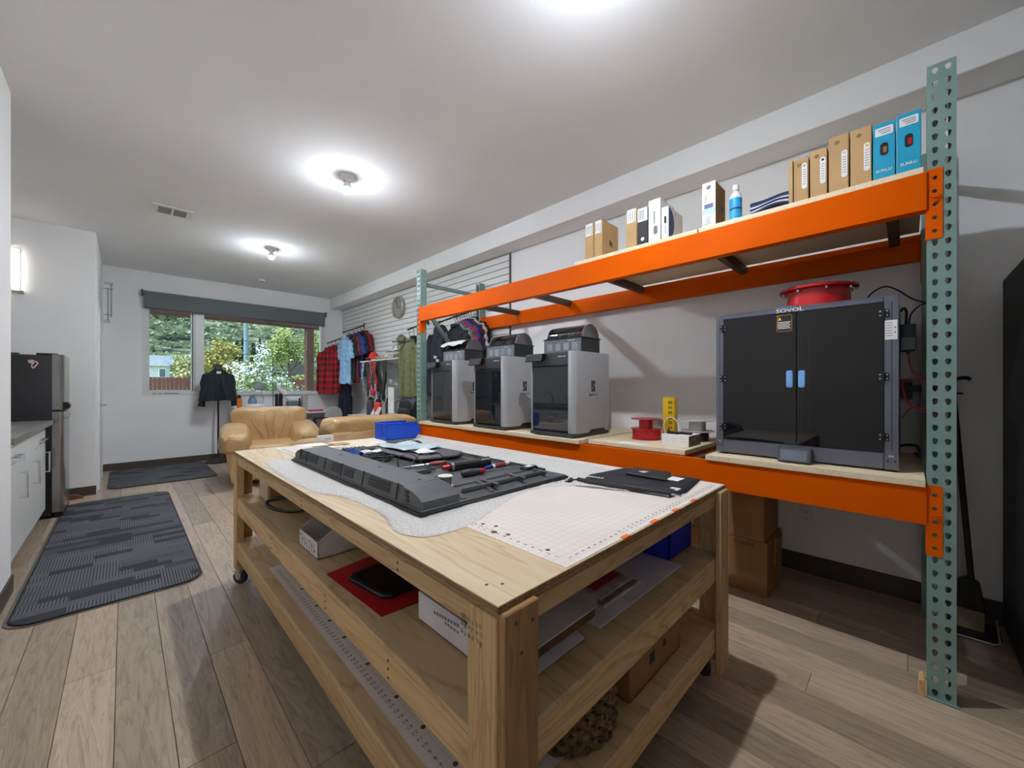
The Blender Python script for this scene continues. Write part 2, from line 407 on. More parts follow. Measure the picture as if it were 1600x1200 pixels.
def blind_fabric():
    t = NT('blind_fabric'); p = t.p; co = t.coord((1, 1, 1), rnd=False)
    n = t.add('ShaderNodeTexNoise'); n.inputs['Scale'].default_value = 260; t.l(co, n.inputs['Vector'])
    t.l(t.ramp(n.outputs['Fac'], [(.35, (104, 114, 114)), (.65, (128, 138, 138))]), p.inputs['Base Color']); p.inputs['Roughness'].default_value = .8
    tr = t.add('ShaderNodeBsdfTransparent'); mx = t.add('ShaderNodeMixShader'); mx.inputs[0].default_value = .24
    t.l(p.outputs[0], mx.inputs[1]); t.l(tr.outputs[0], mx.inputs[2]); t.l(mx.outputs[0], t.out.inputs[0]); return t.m
BF = blind_fabric(); BD = mat('blind_metal', (44, 52, 52), .4)
bl = thing('roller_blind', 'charcoal roller blind rolled up over the wide window', 'blind', (1.475, 7.94, 2.36))
part('roller', BF, bl, lambda b: b.cyl((.20, 7.95, 2.588), (2.755, 7.95, 2.588), .033, seg=20))
bx('fabric', BF, bl, .21, 2.745, 7.917, 7.919, 2.372, 2.588, b=0)
bx('hem_bar', BD, bl, .21, 2.745, 7.911, 7.925, 2.358, 2.374, b=.003)
for xx in (.18, 2.755): bx('bracket', BD, bl, xx, xx+.018, 7.905, YW, 2.545, 2.632, b=.003)
# ------------------------------------------------------------------ ceiling fittings
def bulb_material():
    # LED bulb: the diffuser is brightest where it faces down, weak towards its sides
    t = NT('lit_bulb'); tc = t.add('ShaderNodeTexCoord'); sp_ = t.add('ShaderNodeSeparateXYZ'); t.l(tc.outputs['Normal'], sp_.inputs[0])
    dn = t.math('MAXIMUM', t.math('MULTIPLY', sp_.outputs[2], -1.0), 0.0)
    t.l(t.math('ADD', t.math('MULTIPLY', t.math('POWER', dn, 3.0), BULB), BULB*.012), t.p.inputs['Emission Strength'])
    t.p.inputs['Emission Color'].default_value = rgba((238, 246, 255)); t.p.inputs['Base Color'].default_value = rgba((240, 240, 240)); return t.m
BULBM = bulb_material()
CER = mat('white_ceramic', (240, 240, 238), .25, var=.01)
L0 = thing('ceiling_light', 'bare bulb in white ceramic holder, nearer of the two on the ceiling', 'ceiling light', (1.295, 3.23, ZC), group='bare bulb ceiling lights')
part('lamp_holder', CER, L0, lambda b: b.lathe([(0, 0), (.062, 0), (.062, -.008), (.055, -.02), (.034, -.03), (.028, -.045), (.024, -.047), (0, -.047)]), local=True)
part('bulb_collar', CER, L0, lambda b: b.lathe([(0, -.04), (.014, -.042), (.018, -.058), (.030, -.076), (.0355, -.092), (.0358, -.0995), (.0335, -.0995), (0, -.0985)]), local=True)  # opaque collar added to keep bulb light off the ceiling
part('bulb', BULBM, L0, lambda b: b.lathe([(0, -.099), (.033, -.099), (.0325, -.108), (.0285, -.119), (.020, -.129), (.010, -.1335), (0, -.1345)]), local=True)
dup(L0, (1.298, 5.58, ZC), label='bare bulb in white ceramic holder, farther one towards the window')
dup(L0, (1.27, .86, ZC), label='bare bulb in white ceramic holder above the workbench')
v = thing('ceiling_vent', 'white rectangular air vent with two louvred panels in the ceiling', 'vent', (.335, 5.07, ZC-.012))
part('frame', WHITE, v, lambda b: (b.box(.185, .485, 4.95, 4.985, ZC-.012, ZC, b=.002), b.box(.185, .485, 5.165, 5.2, ZC-.012, ZC, b=.002),
     b.box(.185, .23, 4.985, 5.165, ZC-.012, ZC), b.box(.44, .485, 4.985, 5.165, ZC-.012, ZC), b.box(.328, .344, 4.985, 5.165, ZC-.012, ZC)))
bx('backing', mat('vent_dark', (92, 92, 90), .8), v, .23, .44, 4.985, 5.165, ZC-.002, ZC, b=0)
for k in range(9):
    y = 4.994+k*.02; b = MB(); b.prism([(y, ZC-.003), (y+.003, ZC-.003), (y+.013, ZC-.011), (y+.010, ZC-.011)], 'X', .23, .44).build('slat', mat('vent_slat', (168, 168, 166), .5), v)
sd = thing('smoke_detector', 'small round white detector on the ceiling near the window', 'smoke detector', (1.57, 7.32, ZC))
part('body', WHITE, sd, lambda b: b.lathe([(0, 0), (.05, 0), (.05, -.012), (.042, -.03), (0, -.032)]), local=True)
part('grille', GREY, sd, lambda b: b.lathe([(0, -.032), (.02, -.032), (.02, -.036), (0, -.036)]), local=True)

# wall sconces: metal back plate, crossed glass panels
def sconce(name, label, loc, rz, lit):
    s = thing(name, label, 'wall lamp', loc, rz)
    gm = mat('lit_glass', (255, 250, 240), .2, var=0, emit=SCONCE) if lit else glass('sconce_glass', (215, 230, 226), .05, .12)
    bx('back_plate', WHITE, s, -.05, .05, -.015, 0, .04, .46, b=.004, local=True)
    bx('glass_panel', gm, s, -.065, -.008, -.09, -.075, .06, .50, b=.003, local=True)
    bx('glass_panel', gm, s, .006, .05, -.06, -.045, .0, .44, b=.003, local=True)
    part('bracket', CHROME, s, lambda b: (b.cyl((-.045, 0, .42), (-.045, -.1, .42), .006), b.cyl((.045, 0, .1), (.045, -.08, .1), .006), b.box(-.08, .0, -.1, -.02, .475, .50, b=.003), b.box(.0, .08, -.07, -.015, -.005, .03, b=.003)), local=True)
    return s
sconce('wall_sconce', 'lit glass wall sconce beyond the left wall edge', (-.80, 6.375, 2.14), 0, True)
sconce('wall_sconce', 'clear glass wall sconce above the closet door', (-.20, 7.25, 2.03), PI/2, False)
# ================================================================== outdoors, seen through the window
def hillmat():
    t = NT('sagebrush_hillside'); p = t.p; co = t.coord((1, 1, 1), rnd=False)
    n = t.add('ShaderNodeTexNoise'); n.inputs['Scale'].default_value = .55; n.inputs['Detail'].default_value = 8; n.inputs['Roughness'].default_value = .7; t.l(co, n.inputs['Vector'])
    vo = t.add('ShaderNodeTexVoronoi'); vo.inputs['Scale'].default_value = .8; t.l(co, vo.inputs['Vector'])
    a = t.ramp(n.outputs['Fac'], [(.3, (70, 84, 62)), (.48, (120, 128, 96)), (.62, (160, 158, 122)), (.75, (176, 170, 136))])
    bsh = t.ramp(vo.outputs['Distance'], [(.1, (255, 255, 255)), (.42, (0, 0, 0))])
    t.l(t.mix(t.math('MULTIPLY', bsh, .8), a, (74, 92, 70)), p.inputs['Base Color']); p.inputs['Roughness'].default_value = .95
    return t.m
def gz(x, y):
    """outdoor ground height"""
    if y < 24: return -.2+max(0, y-10)*.06
    if y < 46: return .64+(y-24)*.06
    k = min(1, (y-46)/40)
    return 1.96+(y-46)*.34+k*(2.2*math.sin(x*.07+1)+.9*math.sin(x*.21+y*.13))
hill = part('hill', hillmat(), None, lambda b: b.grid(lambda u, v: (-70+210*u, 46+150*v, gz(-70+210*u, 46+150*v)+.4*min(1, v*8)*math.sin(u*90+v*40)), 60, 50))
tag(hill, 'sagebrush covered hillside rising beyond the window', None, kind='structure')
gmat = mat('outdoor_grass', (128, 140, 84), .95, var=.25, scale=.8, bump=.3)
gr = part('ground', gmat, None, lambda b: b.grid(lambda u, v: (-30+90*u, 8.25+37.8*v, gz(-30+90*u, 8.25+37.8*v)), 20, 40))
def brush(b):
    r = random.Random(77)
    for _ in range(5200):
        y = 47+r.random()**1.3*95; x = -4+(y*.62+6)*r.random(); s = .22+.42*r.random(); z = gz(x, y)
        for k in range(7):
            a = 2*PI*k/7+r.random(); p0 = Vector((x, y, z-.1)); e = Vector((math.cos(a)*s, math.sin(a)*s*.7, s*(.5+.6*r.random()))); q = Vector((-math.sin(a), math.cos(a), .3))*s*.45
            b.f([b.v(p0-q*.5), b.v(p0+q*.5), b.v(p0+e+q), b.v(p0+e-q)])
br_ = part('hillside_brush', None or mat('sagebrush_leaf', (138, 148, 122), .95, var=.35, scale=.35), None, brush, smooth=0); tag(br_, 'grey green sagebrush dotted over the hillside', 'brush', kind='stuff')
tag(gr, 'grassy ground outside the window', None, kind='structure')
def leafmat(name, col, var=.3):
    if name in MATS: return MATS[name]
    t = NT(name); p = t.p
    g = t.add('ShaderNodeNewGeometry'); co = t.coord((1, 1, 1)); n = t.add('ShaderNodeTexNoise'); n.inputs['Scale'].default_value = 9; t.l(co, n.inputs['Vector'])
    t.l(t.ramp(n.outputs['Fac'], [(.3, shade(col, 1-var)), (.7, shade(col, 1+var))]), p.inputs['Base Color']); p.inputs['Roughness'].default_value = .8
    p.inputs['Subsurface Weight'].default_value = 0; MATS[name] = t.m; return t.m
def leaves(b, rnd, blobs, n, size):
    tot = sum(r[0]*r[2] for c, r in blobs)
    for c, r in blobs:
        sub = [Vector((rnd.gauss(0, 1), rnd.gauss(0, 1), rnd.gauss(0, 1))).normalized()*(.35+.6*rnd.random()) for _k in range(14)]
        for _ in range(int(n*r[0]*r[2]/tot)):
            q_ = rnd.choice(sub); d = q_+Vector((rnd.gauss(0, .2), rnd.gauss(0, .2), rnd.gauss(0, .17)))
            p = Vector((c[0]+d.x*r[0], c[1]+d.y*r[1], c[2]+d.z*r[2]))
            a = Vector((rnd.gauss(0, 1), rnd.gauss(0, 1), rnd.gauss(0, 1))).normalized()*size*(.6+.8*rnd.random()); q = a.orthogonal()*.8
            b.f([b.v(p-a-q*.2), b.v(p-q), b.v(p+a), b.v(p+q)])
def tree(name, label, cat, base, h, blobs, col, n, size, seed, trunk_r=.12, bark=(92, 76, 60), group=None, blossom=None):
    t = thing(name, label, cat, base, group=group); rnd = random.Random(seed)
    B = [((base[0]+c[0], base[1]+c[1], base[2]+c[2]), r) for c, r in blobs]
    def tr(b):
        b.tube([base, (base[0]+.05, base[1], base[2]+h*.3), (base[0], base[1], base[2]+h*.62)], [trunk_r, trunk_r*.75, trunk_r*.4], 8)
        for c, r in B: b.tube(spline([(base[0], base[1], base[2]+h*.25), ((base[0]+c[0])/2, (base[1]+c[1])/2, base[2]*.4+c[2]*.6), c], 4), trunk_r*.3, 6)
    part('trunk', mat('bark_%d_%d_%d' % bark, bark, .9, var=.2), t, tr)
    part('crown', leafmat('leaf_%d_%d_%d' % col, col), t, lambda b: leaves(b, rnd, B, n, size), smooth=0)
    if blossom: part('blossom', leafmat('blossom_white', (246, 244, 236), .05), t, lambda b: leaves(b, rnd, B, blossom, size*.8), smooth=0)
    return t
def G(x, y): return (x, y, gz(x, y))
tree('blossom_bush', 'bush covered in white blossom right outside the window', 'bush', G(2.55, 12.6), 2.4, [((-.05, 0, 1.25), (.62, .5, .75)), ((.15, .1, 1.9), (.3, .3, .6)), ((.5, 0, .95), (.45, .4, .6)), ((-.45, 0, .9), (.45, .4, .6)), ((.9, .2, .8), (.4, .4, .5))], (132, 150, 84), 3600, .035, 1, .05, blossom=3000)
tree('golden_tree', 'golden green spring tree left of the utility pole', 'tree', G(4.3, 30.5), 4, [((0, 0, 2.2), (.95, .9, 1.0)), ((-.5, 0, 1.3), (.8, .7, .7)), ((.5, 0, 1.3), (.7, .7, .7))], (172, 162, 92), 4200, .075, 2)
tree('spreading_tree', 'pale green spreading tree right of the utility pole', 'tree', G(8.0, 30.0), 4.6, [((0, 0, 3.2), (1.25, 1, .95)), ((-.8, 0, 2.5), (.8, .8, .8)), ((.8, .1, 2.6), (.8, .8, .8)), ((1.6, 0, 3.3), (.9, .8, .9))], (162, 170, 104), 5200, .07, 3)
tree('pale_bush', 'pale yellow green bush beside the small house', 'bush', G(2.9, 33), 2.4, [((0, 0, 1.2), (.9, .8, 1.0)), ((.5, 0, 1.0), (.7, .6, .8))], (176, 176, 130), 3200, .08, 4)
tree('olive_bush', 'dense olive bush standing in front of the hillside', 'bush', G(5.4, 36), 3, [((0, 0, 1.4), (1.3, 1, 1.3)), ((1.4, 0, 1.2), (1.2, 1, 1.1)), ((-1.3, 0, 1.1), (1.0, 1, 1.0))], (128, 134, 80), 4200, .1, 5)
for i, (x, y, hh) in enumerate(((5.75, 34, 3.0), (6.2, 34.5, 3.3), (6.75, 34, 2.9), (7.4, 35, 3.2))):
    b = G(x, y)
    tree('conifer', ['dark conifer, leftmost of the row behind the pole', 'dark conifer just left of the utility pole', 'dark conifer just right of the utility pole', 'dark conifer, rightmost of the row behind the pole'][i], 'tree', b, hh,
         [((0, 0, hh*k/6), (.55*(1-k/7), .5*(1-k/7), hh/9)) for k in range(1, 7)], (56, 74, 50), 1800, .08, 10+i, group='dark conifers')
for i, (x, y, s, c) in enumerate(((9.2, 26, 1.0, (132, 146, 76)), (7.2, 24, .8, (150, 150, 84)), (10.6, 30, 1.3, (150, 152, 80)), (1.0, 44, 1.4, (150, 162, 84)), (4.2, 44, 1.4, (120, 142, 70)), (3.2, 24.5, .55, (120, 136, 84)), (5.6, 22, .8, (136, 146, 90)), (6.9, 18.5, 1.0, (160, 150, 92)))):
    tree('shrub', ['low green shrub under the spreading tree', 'low olive shrub on the bank outside', 'yellow green shrub right of the spreading tree', 'bright green shrub above the small house', 'green shrub at the foot of the hill', 'small grey green shrub in front of the fence', 'shrub behind the blossom bush', 'dry yellow shrub beyond the porch post'][i], 'bush', G(x, y), s*1.4,
         [((0, 0, s*.7), (s*.9, s*.8, s*.7)), ((s*.7, 0, s*.5), (s*.6, s*.6, s*.5)), ((-s*.7, 0, s*.5), (s*.6, s*.6, s*.5))], c, 1800, .07, 30+i, .05)
# small pale house
HB = mat('house_siding', (196, 202, 204), .8); HR = mat('house_roof', (150, 156, 160), .8)
ho = thing('house', 'small pale house with grey roof beyond the fence', 'house', G(1.2, 38))
z0 = gz(1.2, 38)
bx('wall', HB, ho, -.9, 2.35, 37.2, 40, z0-.3, z0+1.35)
part('roof', HR, ho, lambda b: b.prism([(37.0, z0+1.25), (40.2, z0+1.25), (38.6, z0+2.0)], 'X', -1.1, 2.55))
part('porch', HB, ho, lambda b: (b.prism([(1.15, z0+1.15), (2.35, z0+1.15), (1.75, z0+1.6)], 'Y', 36.7, 38), b.box(1.2, 2.3, 36.9, 37.3, z0, z0+1.18)))
for xx in (.95, 1.9):
    wn = bx('window', WHITE, ho, xx-.2, xx+.2, 36.86 if xx > 1.2 else 37.16, 37.25, z0+.35, z0+1.0)
    bx('pane', mat('house_pane', (88, 104, 120), .1), wn, xx-.15, xx+.15, 36.85 if xx > 1.2 else 37.15, 36.87 if xx > 1.2 else 37.17, z0+.4, z0+.95)
# red-brown board fence
FEN = wood('fence_board', (122, 74, 66), (112, 66, 60), (86, 50, 46), 'Z', .8, 1, False, .12)
fz = gz(1.5, 26)
fe = thing('board_fence', 'red-brown board fence in front of the small house', 'fence', (1.2, 26, fz))
first = None
for k in range(22):
    x0 = -.6+k*.16
    if first is None: first = MB().box(0, .15, -.01, .01, 0, .9).build('fence_board', FEN, fe, local=True).data; ob = fe.children[0]
    else: ob = bpy.data.objects.new('fence_board', first); C.objects.link(ob); ob.parent = fe
    ob.location = (x0-1.2, 0, 0)
for zz in (.15, .7): bx('rail', FEN, fe, -.6, 2.95, 26.01, 26.06, fz+zz, fz+zz+.08)
fe2 = thing('board_fence', 'dark brown board fence beside the porch post', 'fence', (5.0, 16, .15))
for k in range(9):
    ob = bpy.data.objects.new('fence_board', first); C.objects.link(ob); ob.parent = fe2; ob.location = (-.6+k*.16, 0, .4)
bx('rail', FEN, fe2, 4.38, 5.9, 16.01, 16.06, .5, 1.0)
# porch post and beam of the building itself
PORCH = mat('porch_paint', (92, 58, 46), .6, var=.06)
po = thing('porch', 'brown porch post and beam outside the window', 'porch', (2.95, 9.5, -.2))
bx('post', PORCH, po, 2.875, 3.035, 9.42, 9.58, -.2, 2.55, b=.01)
bx('beam', PORCH, po, -1.5, 5.2, 9.40, 9.60, 2.50, 2.78, b=.01)
for xx in (-.6, .6, 1.8, 3.6): bx('rafter', PORCH, po, xx, xx+.1, 8.2, 9.8, 2.78, 2.90)
up = thing('utility_pole', 'tall blue-grey utility pole carrying power lines', 'pole', G(4.44, 24))
part('pole', mat('pole_grey', (120, 140, 156), .6), up, lambda b: b.cyl(G(4.44, 24), (4.44, 24, 7), .11, .08))
part('crossarm', mat('pole_grey', (120, 140, 156), .6), up, lambda b: b.box(3.8, 5.1, 23.95, 24.05, 6.2, 6.3))
for i, (za, zb) in enumerate(((3.24, 3.34), (2.68, 2.75))):
    pl = part('power_line', mat('wire_dark', (60, 66, 60), .7), None, lambda b: b.tube([(-2+11*k/14, 20, za+(zb-za)*((-2+11*k/14)-2.3)/3.7-.12*math.sin(PI*k/14)) for k in range(15)], .014, 6))
    tag(pl, ['upper power line crossing the window view', 'lower power line crossing the window view'][i], 'cable', 'power lines outside')
tr = thing('trailer', 'small white trailer on the bank under the spreading tree', 'trailer', G(11.4, 40))
zt = gz(11.4, 40)
bx('body', WHITE, tr, 10.8, 12.1, 39.5, 40.5, zt+1.9, zt+2.5, b=.05); bx('base', mat('trailer_dark', (84, 84, 80), .8), tr, 10.7, 12.2, 39.5, 40.5, zt, zt+1.9)
# ================================================================== kitchenette on the left
CABW = mat('cabinet_white', (226, 227, 226), .3, var=.01)
KXF = -.50
def pull_v(b, y, z0, z1): b.tube([(KXF, y, z0), (KXF+.032, y, z0)], .005, 8); b.tube([(KXF, y, z1), (KXF+.032, y, z1)], .005, 8); b.box(KXF+.026, KXF+.038, y-.005, y+.005, z0-.006, z1+.006, b=.002)
def pull_h(b, y0, y1, z): b.tube([(KXF, y0, z), (KXF+.032, y0, z)], .005, 8); b.tube([(KXF, y1, z), (KXF+.032, y1, z)], .005, 8); b.box(KXF+.026, KXF+.038, y0-.006, y1+.006, z-.005, z+.005, b=.002)
for y0, y1, hy, dr, lab in ((3.705, 4.43, 4.22, (3.94, 4.08), 'white base cabinet nearest the left wall edge, with drawer'), (4.43, 4.88, 4.77, None, 'narrow white base cabinet under the sink'), (4.88, 5.44, 5.36, (5.08, 5.22), 'white base cabinet beside the refrigerator, with drawer')):
    cb = thing('base_cabinet', lab, 'cabinet', ((-1.12+KXF)/2, (y0+y1)/2, 0), group='kitchen base cabinets')
    bx('body', CABW, cb, -1.13, KXF-.02, y0, y1, .1, .858); bx('toe_kick', BASEB, cb, -1.13, KXF-.07, y0, y1, 0, .1)
    top = .70 if dr else .852
    d = bx('door', CABW, cb, KXF-.018, KXF, y0+.003, y1-.003, .105, top-.004, b=.002)
    part('handle', CHROME, d, lambda b: pull_v(b, hy, .45, .62))
    if dr:
        d = bx('drawer', CABW, cb, KXF-.018, KXF, y0+.003, y1-.003, .704, .852, b=.002); part('handle', CHROME, d, lambda b: pull_h(b, dr[0], dr[1], .755))
CT = wood('laminate_worktop', (150, 146, 140), (130, 126, 120), (104, 100, 96), 'Y', .35, .9, False, .02)
tag(MB().box(-1.14, -.455, 3.70, 5.46, .858, .896, b=.004, seg=2).build('worktop', CT), 'grey wood-grain laminate worktop over the white cabinets', 'worktop')
sk = thing('sink', 'stainless steel sink set into the worktop', 'sink', (-.8, 4.45, .896))
part('rim', STEEL, sk, lambda b: (b.box(-1.02, -.58, 4.15, 4.18, .894, .901, b=.002), b.box(-1.02, -.58, 4.72, 4.75, .894, .901, b=.002), b.box(-1.02, -.97, 4.18, 4.72, .894, .901, b=.002), b.box(-.61, -.58, 4.18, 4.72, .894, .901, b=.002)))
bx('basin', mat('sink_inside', (120, 122, 124), .3, .9), sk, -.97, -.61, 4.18, 4.72, .893, .8985, b=0)
fa = thing('faucet', 'chrome kitchen faucet at the back of the sink', 'faucet', (-1.0, 4.45, .896))
part('body', CHROME, fa, lambda b: b.lathe([(0, 0), (.028, 0), (.026, .02), (.02, .05), (.02, .12), (0, .13)]), local=True)
part('spout', CHROME, fa, lambda b: b.tube(spline([(0, 0, .1), (.05, 0, .17), (.13, 0, .2), (.2, 0, .17), (.21, 0, .13)], 5), .012, 10), local=True)
part('lever', CHROME, fa, lambda b: b.tube([(0, 0, .13), (.03, .0, .17), (.11, .0, .23)], [.01, .008, .006], 8), local=True)
# refrigerator
fr = thing('refrigerator', 'top-freezer refrigerator with black side and stainless doors', 'refrigerator', (-.74, 5.78, 0))
FS = mat('fridge_side', (30, 30, 33), .45, var=.05, bump=.1, bscale=400); FD = mat('fridge_door_steel', (168, 168, 166), .26, .9, var=.05, scale=4)
bx('body', FS, fr, -1.1, -.468, 5.49, 6.06, .02, 1.485, b=.006, seg=2)
for nm, z0, z1 in (('freezer_door', .985, 1.495), ('fridge_door', .05, .972)):
    d = part(nm, FD, fr, lambda b: b.prism([(-.466, 5.49), (-.42, 5.49), (-.405, 5.505), (-.395, 5.56), (-.395, 5.99), (-.405, 6.045), (-.42, 6.06), (-.466, 6.06)], 'Z', z0, z1, b=.004))
    bx('gasket', BLACK, d, -.468, -.462, 5.493, 6.057, z0+.01, z1-.01, b=0)
    zz = (z0, z0+.07) if nm == 'freezer_door' else (z1-.07, z1)
    part('handle', BLACK if nm == 'freezer_door' else CHROME, d, lambda b: b.prism([(-.40, zz[0]), (-.365, zz[0]+.01), (-.358, zz[1]-.03), (-.375, zz[1]), (-.40, zz[1])], 'Y', 5.53, 5.66, b=.003))
bx('hinge_cover', BLACK, fr, -.56, -.43, 5.50, 5.56, 1.485, 1.503, b=.004)
bx('top_trim', DGREY, fr, -.90, -.66, 5.52, 5.6, 1.485, 1.5, b=.003)
part('grille', BLACK, fr, lambda b: b.box(-.46, -.40, 5.5, 6.05, .0, .048, b=.004))
st = part('sticker', mat('sticker_pink', (226, 190, 188), .5), fr, lambda b: b.prism([(-0.606, 1.434), (-0.582, 1.440), (-0.551, 1.425), (-0.543, 1.409), (-0.562, 1.372), (-0.579, 1.360), (-0.587, 1.378), (-0.584, 1.403), (-0.601, 1.412)], 'Y', 5.487, 5.49), smooth=0)
part('print', INK, st, lambda b: b.prism([(-0.573, 1.425), (-0.557, 1.415), (-0.554, 1.406), (-0.571, 1.378), (-0.579, 1.372), (-0.576, 1.397), (-0.565, 1.409)], 'Y', 5.486, 5.4875), smooth=0)
ds = thing('doorstop', 'small brown wooden wedge on the floor beside the refrigerator', 'doorstop', (-.37, 6.28, 0))
part('wedge', mat('brown_wood', (120, 70, 34), .5, var=.1), ds, lambda b: b.prism([(-.44, 0), (-.31, 0), (-.31, .012), (-.36, .045), (-.44, .05)], 'Y', 6.24, 6.30, b=.004))
part('pad', BLACK, ds, lambda b: b.box(-.435, -.37, 6.235, 6.305, .0, .006))

# ================================================================== rugs
def rugmat(name, seed):
    t = NT(name); p = t.p
    tc = t.add('ShaderNodeTexCoord'); mp = t.add('ShaderNodeMapping'); mp.inputs['Location'].default_value = (seed, seed*.7, 0); t.l(tc.outputs['Object'], mp.inputs[0])
    br = t.add('ShaderNodeTexBrick'); br.offset = .37; br.squash = 1.7; br.squash_frequency = 3
    br.inputs['Scale'].default_value = 1; br.inputs['Brick Width'].default_value = .19; br.inputs['Row Height'].default_value = .075; br.inputs['Mortar Size'].default_value = 0
    br.inputs['Color1'].default_value = (0, 0, 0, 1); br.inputs['Color2'].default_value = (1, 1, 1, 1); br.inputs['Bias'].default_value = 0
    t.l(mp.outputs[0], br.inputs['Vector'])
    wv = t.add('ShaderNodeTexWave'); wv.inputs['Scale'].default_value = 22; wv.inputs['Distortion'].default_value = .9; wv.inputs['Detail'].default_value = 1; t.l(mp.outputs[0], wv.inputs['Vector'])
    nz = t.add('ShaderNodeTexNoise'); nz.inputs['Scale'].default_value = 160; t.l(mp.outputs[0], nz.inputs['Vector'])
    stripes = t.mix(wv.outputs['Fac'], (40, 42, 47), (112, 113, 116))
    sel = t.ramp(br.outputs['Color'], [(.3, (0, 0, 0)), (.34, (120, 120, 120)), (.62, (120, 120, 120)), (.66, (255, 255, 255))])
    base = t.ramp(br.outputs['Color'], [(.0, (36, 37, 42)), (.2, (50, 51, 57)), (.3, (84, 85, 90)), (.5, (96, 97, 100)), (.72, (48, 49, 54)), (1, (104, 104, 107))])
    c = t.mix(sel, base, stripes)
    t.l(t.mix(t.math('MULTIPLY', nz.outputs['Fac'], .35), c, (66, 67, 72)), p.inputs['Base Color']); p.inputs['Roughness'].default_value = .95
    t.bump(nz.outputs['Fac'], .5, .004); return t.m
EDGE = mat('rug_edge', (104, 100, 92), .7); EDGEB = mat('rug_binding', (26, 27, 32), .85)
for nm, lab, (x0, x1, y0, y1), sd_ in (('floor_rug', 'large charcoal patchwork rug along the kitchenette', (-.435, .36, 3.09, 5.98), .3), ('floor_rug', 'smaller charcoal patchwork rug below the window wall', (-.15, .90, 6.50, 7.93), 1.7)):
    r = thing(nm, lab, 'rug', ((x0+x1)/2, (y0+y1)/2, 0), group='charcoal patchwork rugs')
    part('backing', EDGE, r, lambda b: b.prism(rrect(x0, x1, y0, y1, .12, 8), 'Z', 0, .004))
    part('pile', rugmat('rug_pile_%d' % (sd_*10), sd_), r, lambda b: b.prism(rrect(x0+.022, x1-.012, y0+.016, y1-.01, .11, 8), 'Z', .004, .011, b=.003))
    pts = [(a, c, .008) for a, c in rrect(x0+.02, x1-.01, y0+.014, y1-.008, .112, 8)]
    part('binding', EDGEB, r, lambda b: b.tube(pts+[pts[0]], .0045, 6, cap=False))
# ================================================================== pallet rack
XP, YP, PW, BL = 2.207, -.054, .0762, 3.658
YF = YP+BL                       # near edge of the far posts
XR = 3.012                       # front of the rear posts
def teardrop(cx, cz):
    pts = [(cx+.0088*math.cos(math.radians(a)), cz+.004+.0088*math.sin(math.radians(a))) for a in range(-30, 211, 30)]
    return pts+[(cx-.005, cz-.008), (cx-.002, cz-.0115), (cx+.002, cz-.0115), (cx+.005, cz-.008)]
def circle(cx, cz, r, n=8): return [(cx+r*math.cos(2*PI*k/n), cz+r*math.sin(2*PI*k/n)) for k in range(n)]
def holed(b, w, z0, z1, holes, place, th):
    """a sheet w wide, z0..z1, pierced by the given outlines; place(a, z, depth) -> point"""
    outer = [(0, z0), (w, z0), (w, z1), (0, z1)]
    loops = [outer]+holes
    tri = tessellate_polygon([[Vector((a, c, 0)) for a, c in lp] for lp in loops])
    flat = [p for lp in loops for p in lp]
    A = [b.v(place(a, c, 0)) for a, c in flat]; B = [b.v(place(a, c, th)) for a, c in flat]
    for t in tri: b.f([A[i] for i in t]); b.f([B[i] for i in t[::-1]])
    k = 0
    for lp in loops:
        n = len(lp)
        for i in range(n): b.f([A[k+i], A[k+(i+1) % n], B[k+(i+1) % n], B[k+i]])
        k += n
def upright_mesh():
    b = MB(); th = .0022
    for i in range(48):
        z0 = i*.0508; z1 = z0+.0508; zc = (z0+z1)/2
        holed(b, PW, z0, z1, [teardrop(.021, zc), teardrop(PW-.021, zc)], lambda a, c, d: (d, a-PW/2, c), th)
        for s in (-1, 1): holed(b, .070, z0, z1, [circle(.038, zc, .0055)], lambda a, c, d: (a+th, s*(PW/2-d), c), th)
    for s in (-1, 1): b.box(.066, .0722, s*(PW/2-.018), s*PW/2, 0, 2.438)
    return b.build('upright', GREEN, None, local=True, smooth=30)
rack = thing('pallet_rack', 'tall pallet rack with green uprights and orange beams along the right wall', 'rack', ((XP+XR)/2, (YP+YF)/2, 0))
um = upright_mesh(); um.parent = rack; WM[um] = WM[rack]; RL = Vector(rack.location)
um.location = Vector((XP, YP-PW/2, 0))-RL
for (x, y, rz) in ((XP, YF+PW/2, 0), (XR+.076, YP-PW/2, PI), (XR+.076, YF+PW/2, PI)):
    o = um.copy(); C.objects.link(o); o.location = Vector((x, y, 0))-RL; o.rotation_euler = (0, 0, rz)
for y in (YP-PW/2, YF+PW/2):
    def bar(b, p, q):
        p, q = Vector((p[0], y, p[1])), Vector((q[0], y, q[1])); d = (q-p).normalized(); n = Vector((-d.z, 0, d.x))*.016
        V = [b.v(c+s*n+Vector((0, t, 0))) for c in (p, q) for s in (-1, 1) for t in (-.018, .018)]
        for qd in ((0, 1, 3, 2), (4, 6, 7, 5), (0, 4, 5, 1), (2, 3, 7, 6), (0, 2, 6, 4), (1, 5, 7, 3)): b.f([V[i] for i in qd])
    for p, q, nm in (((2.28, 2.29), (XR+.01, 2.29), 'brace'), ((2.28, 2.05), (XR+.01, 1.21), 'diagonal_brace'), ((XR+.01, 1.17), (2.28, .36), 'diagonal_brace'), ((2.28, .28), (XR+.01, .28), 'brace')):
        part(nm, GREEN, rack, lambda b: bar(b, p, q), smooth=0)
for x, y in ((XP, YP-PW/2), (XP, YF+PW/2), (XR+.0, YP-PW/2), (XR+.0, YF+PW/2)): bx('foot_plate', GREEN, rack, x-.01, x+.086, y-.045, y+.045, 0, .006, b=.001)
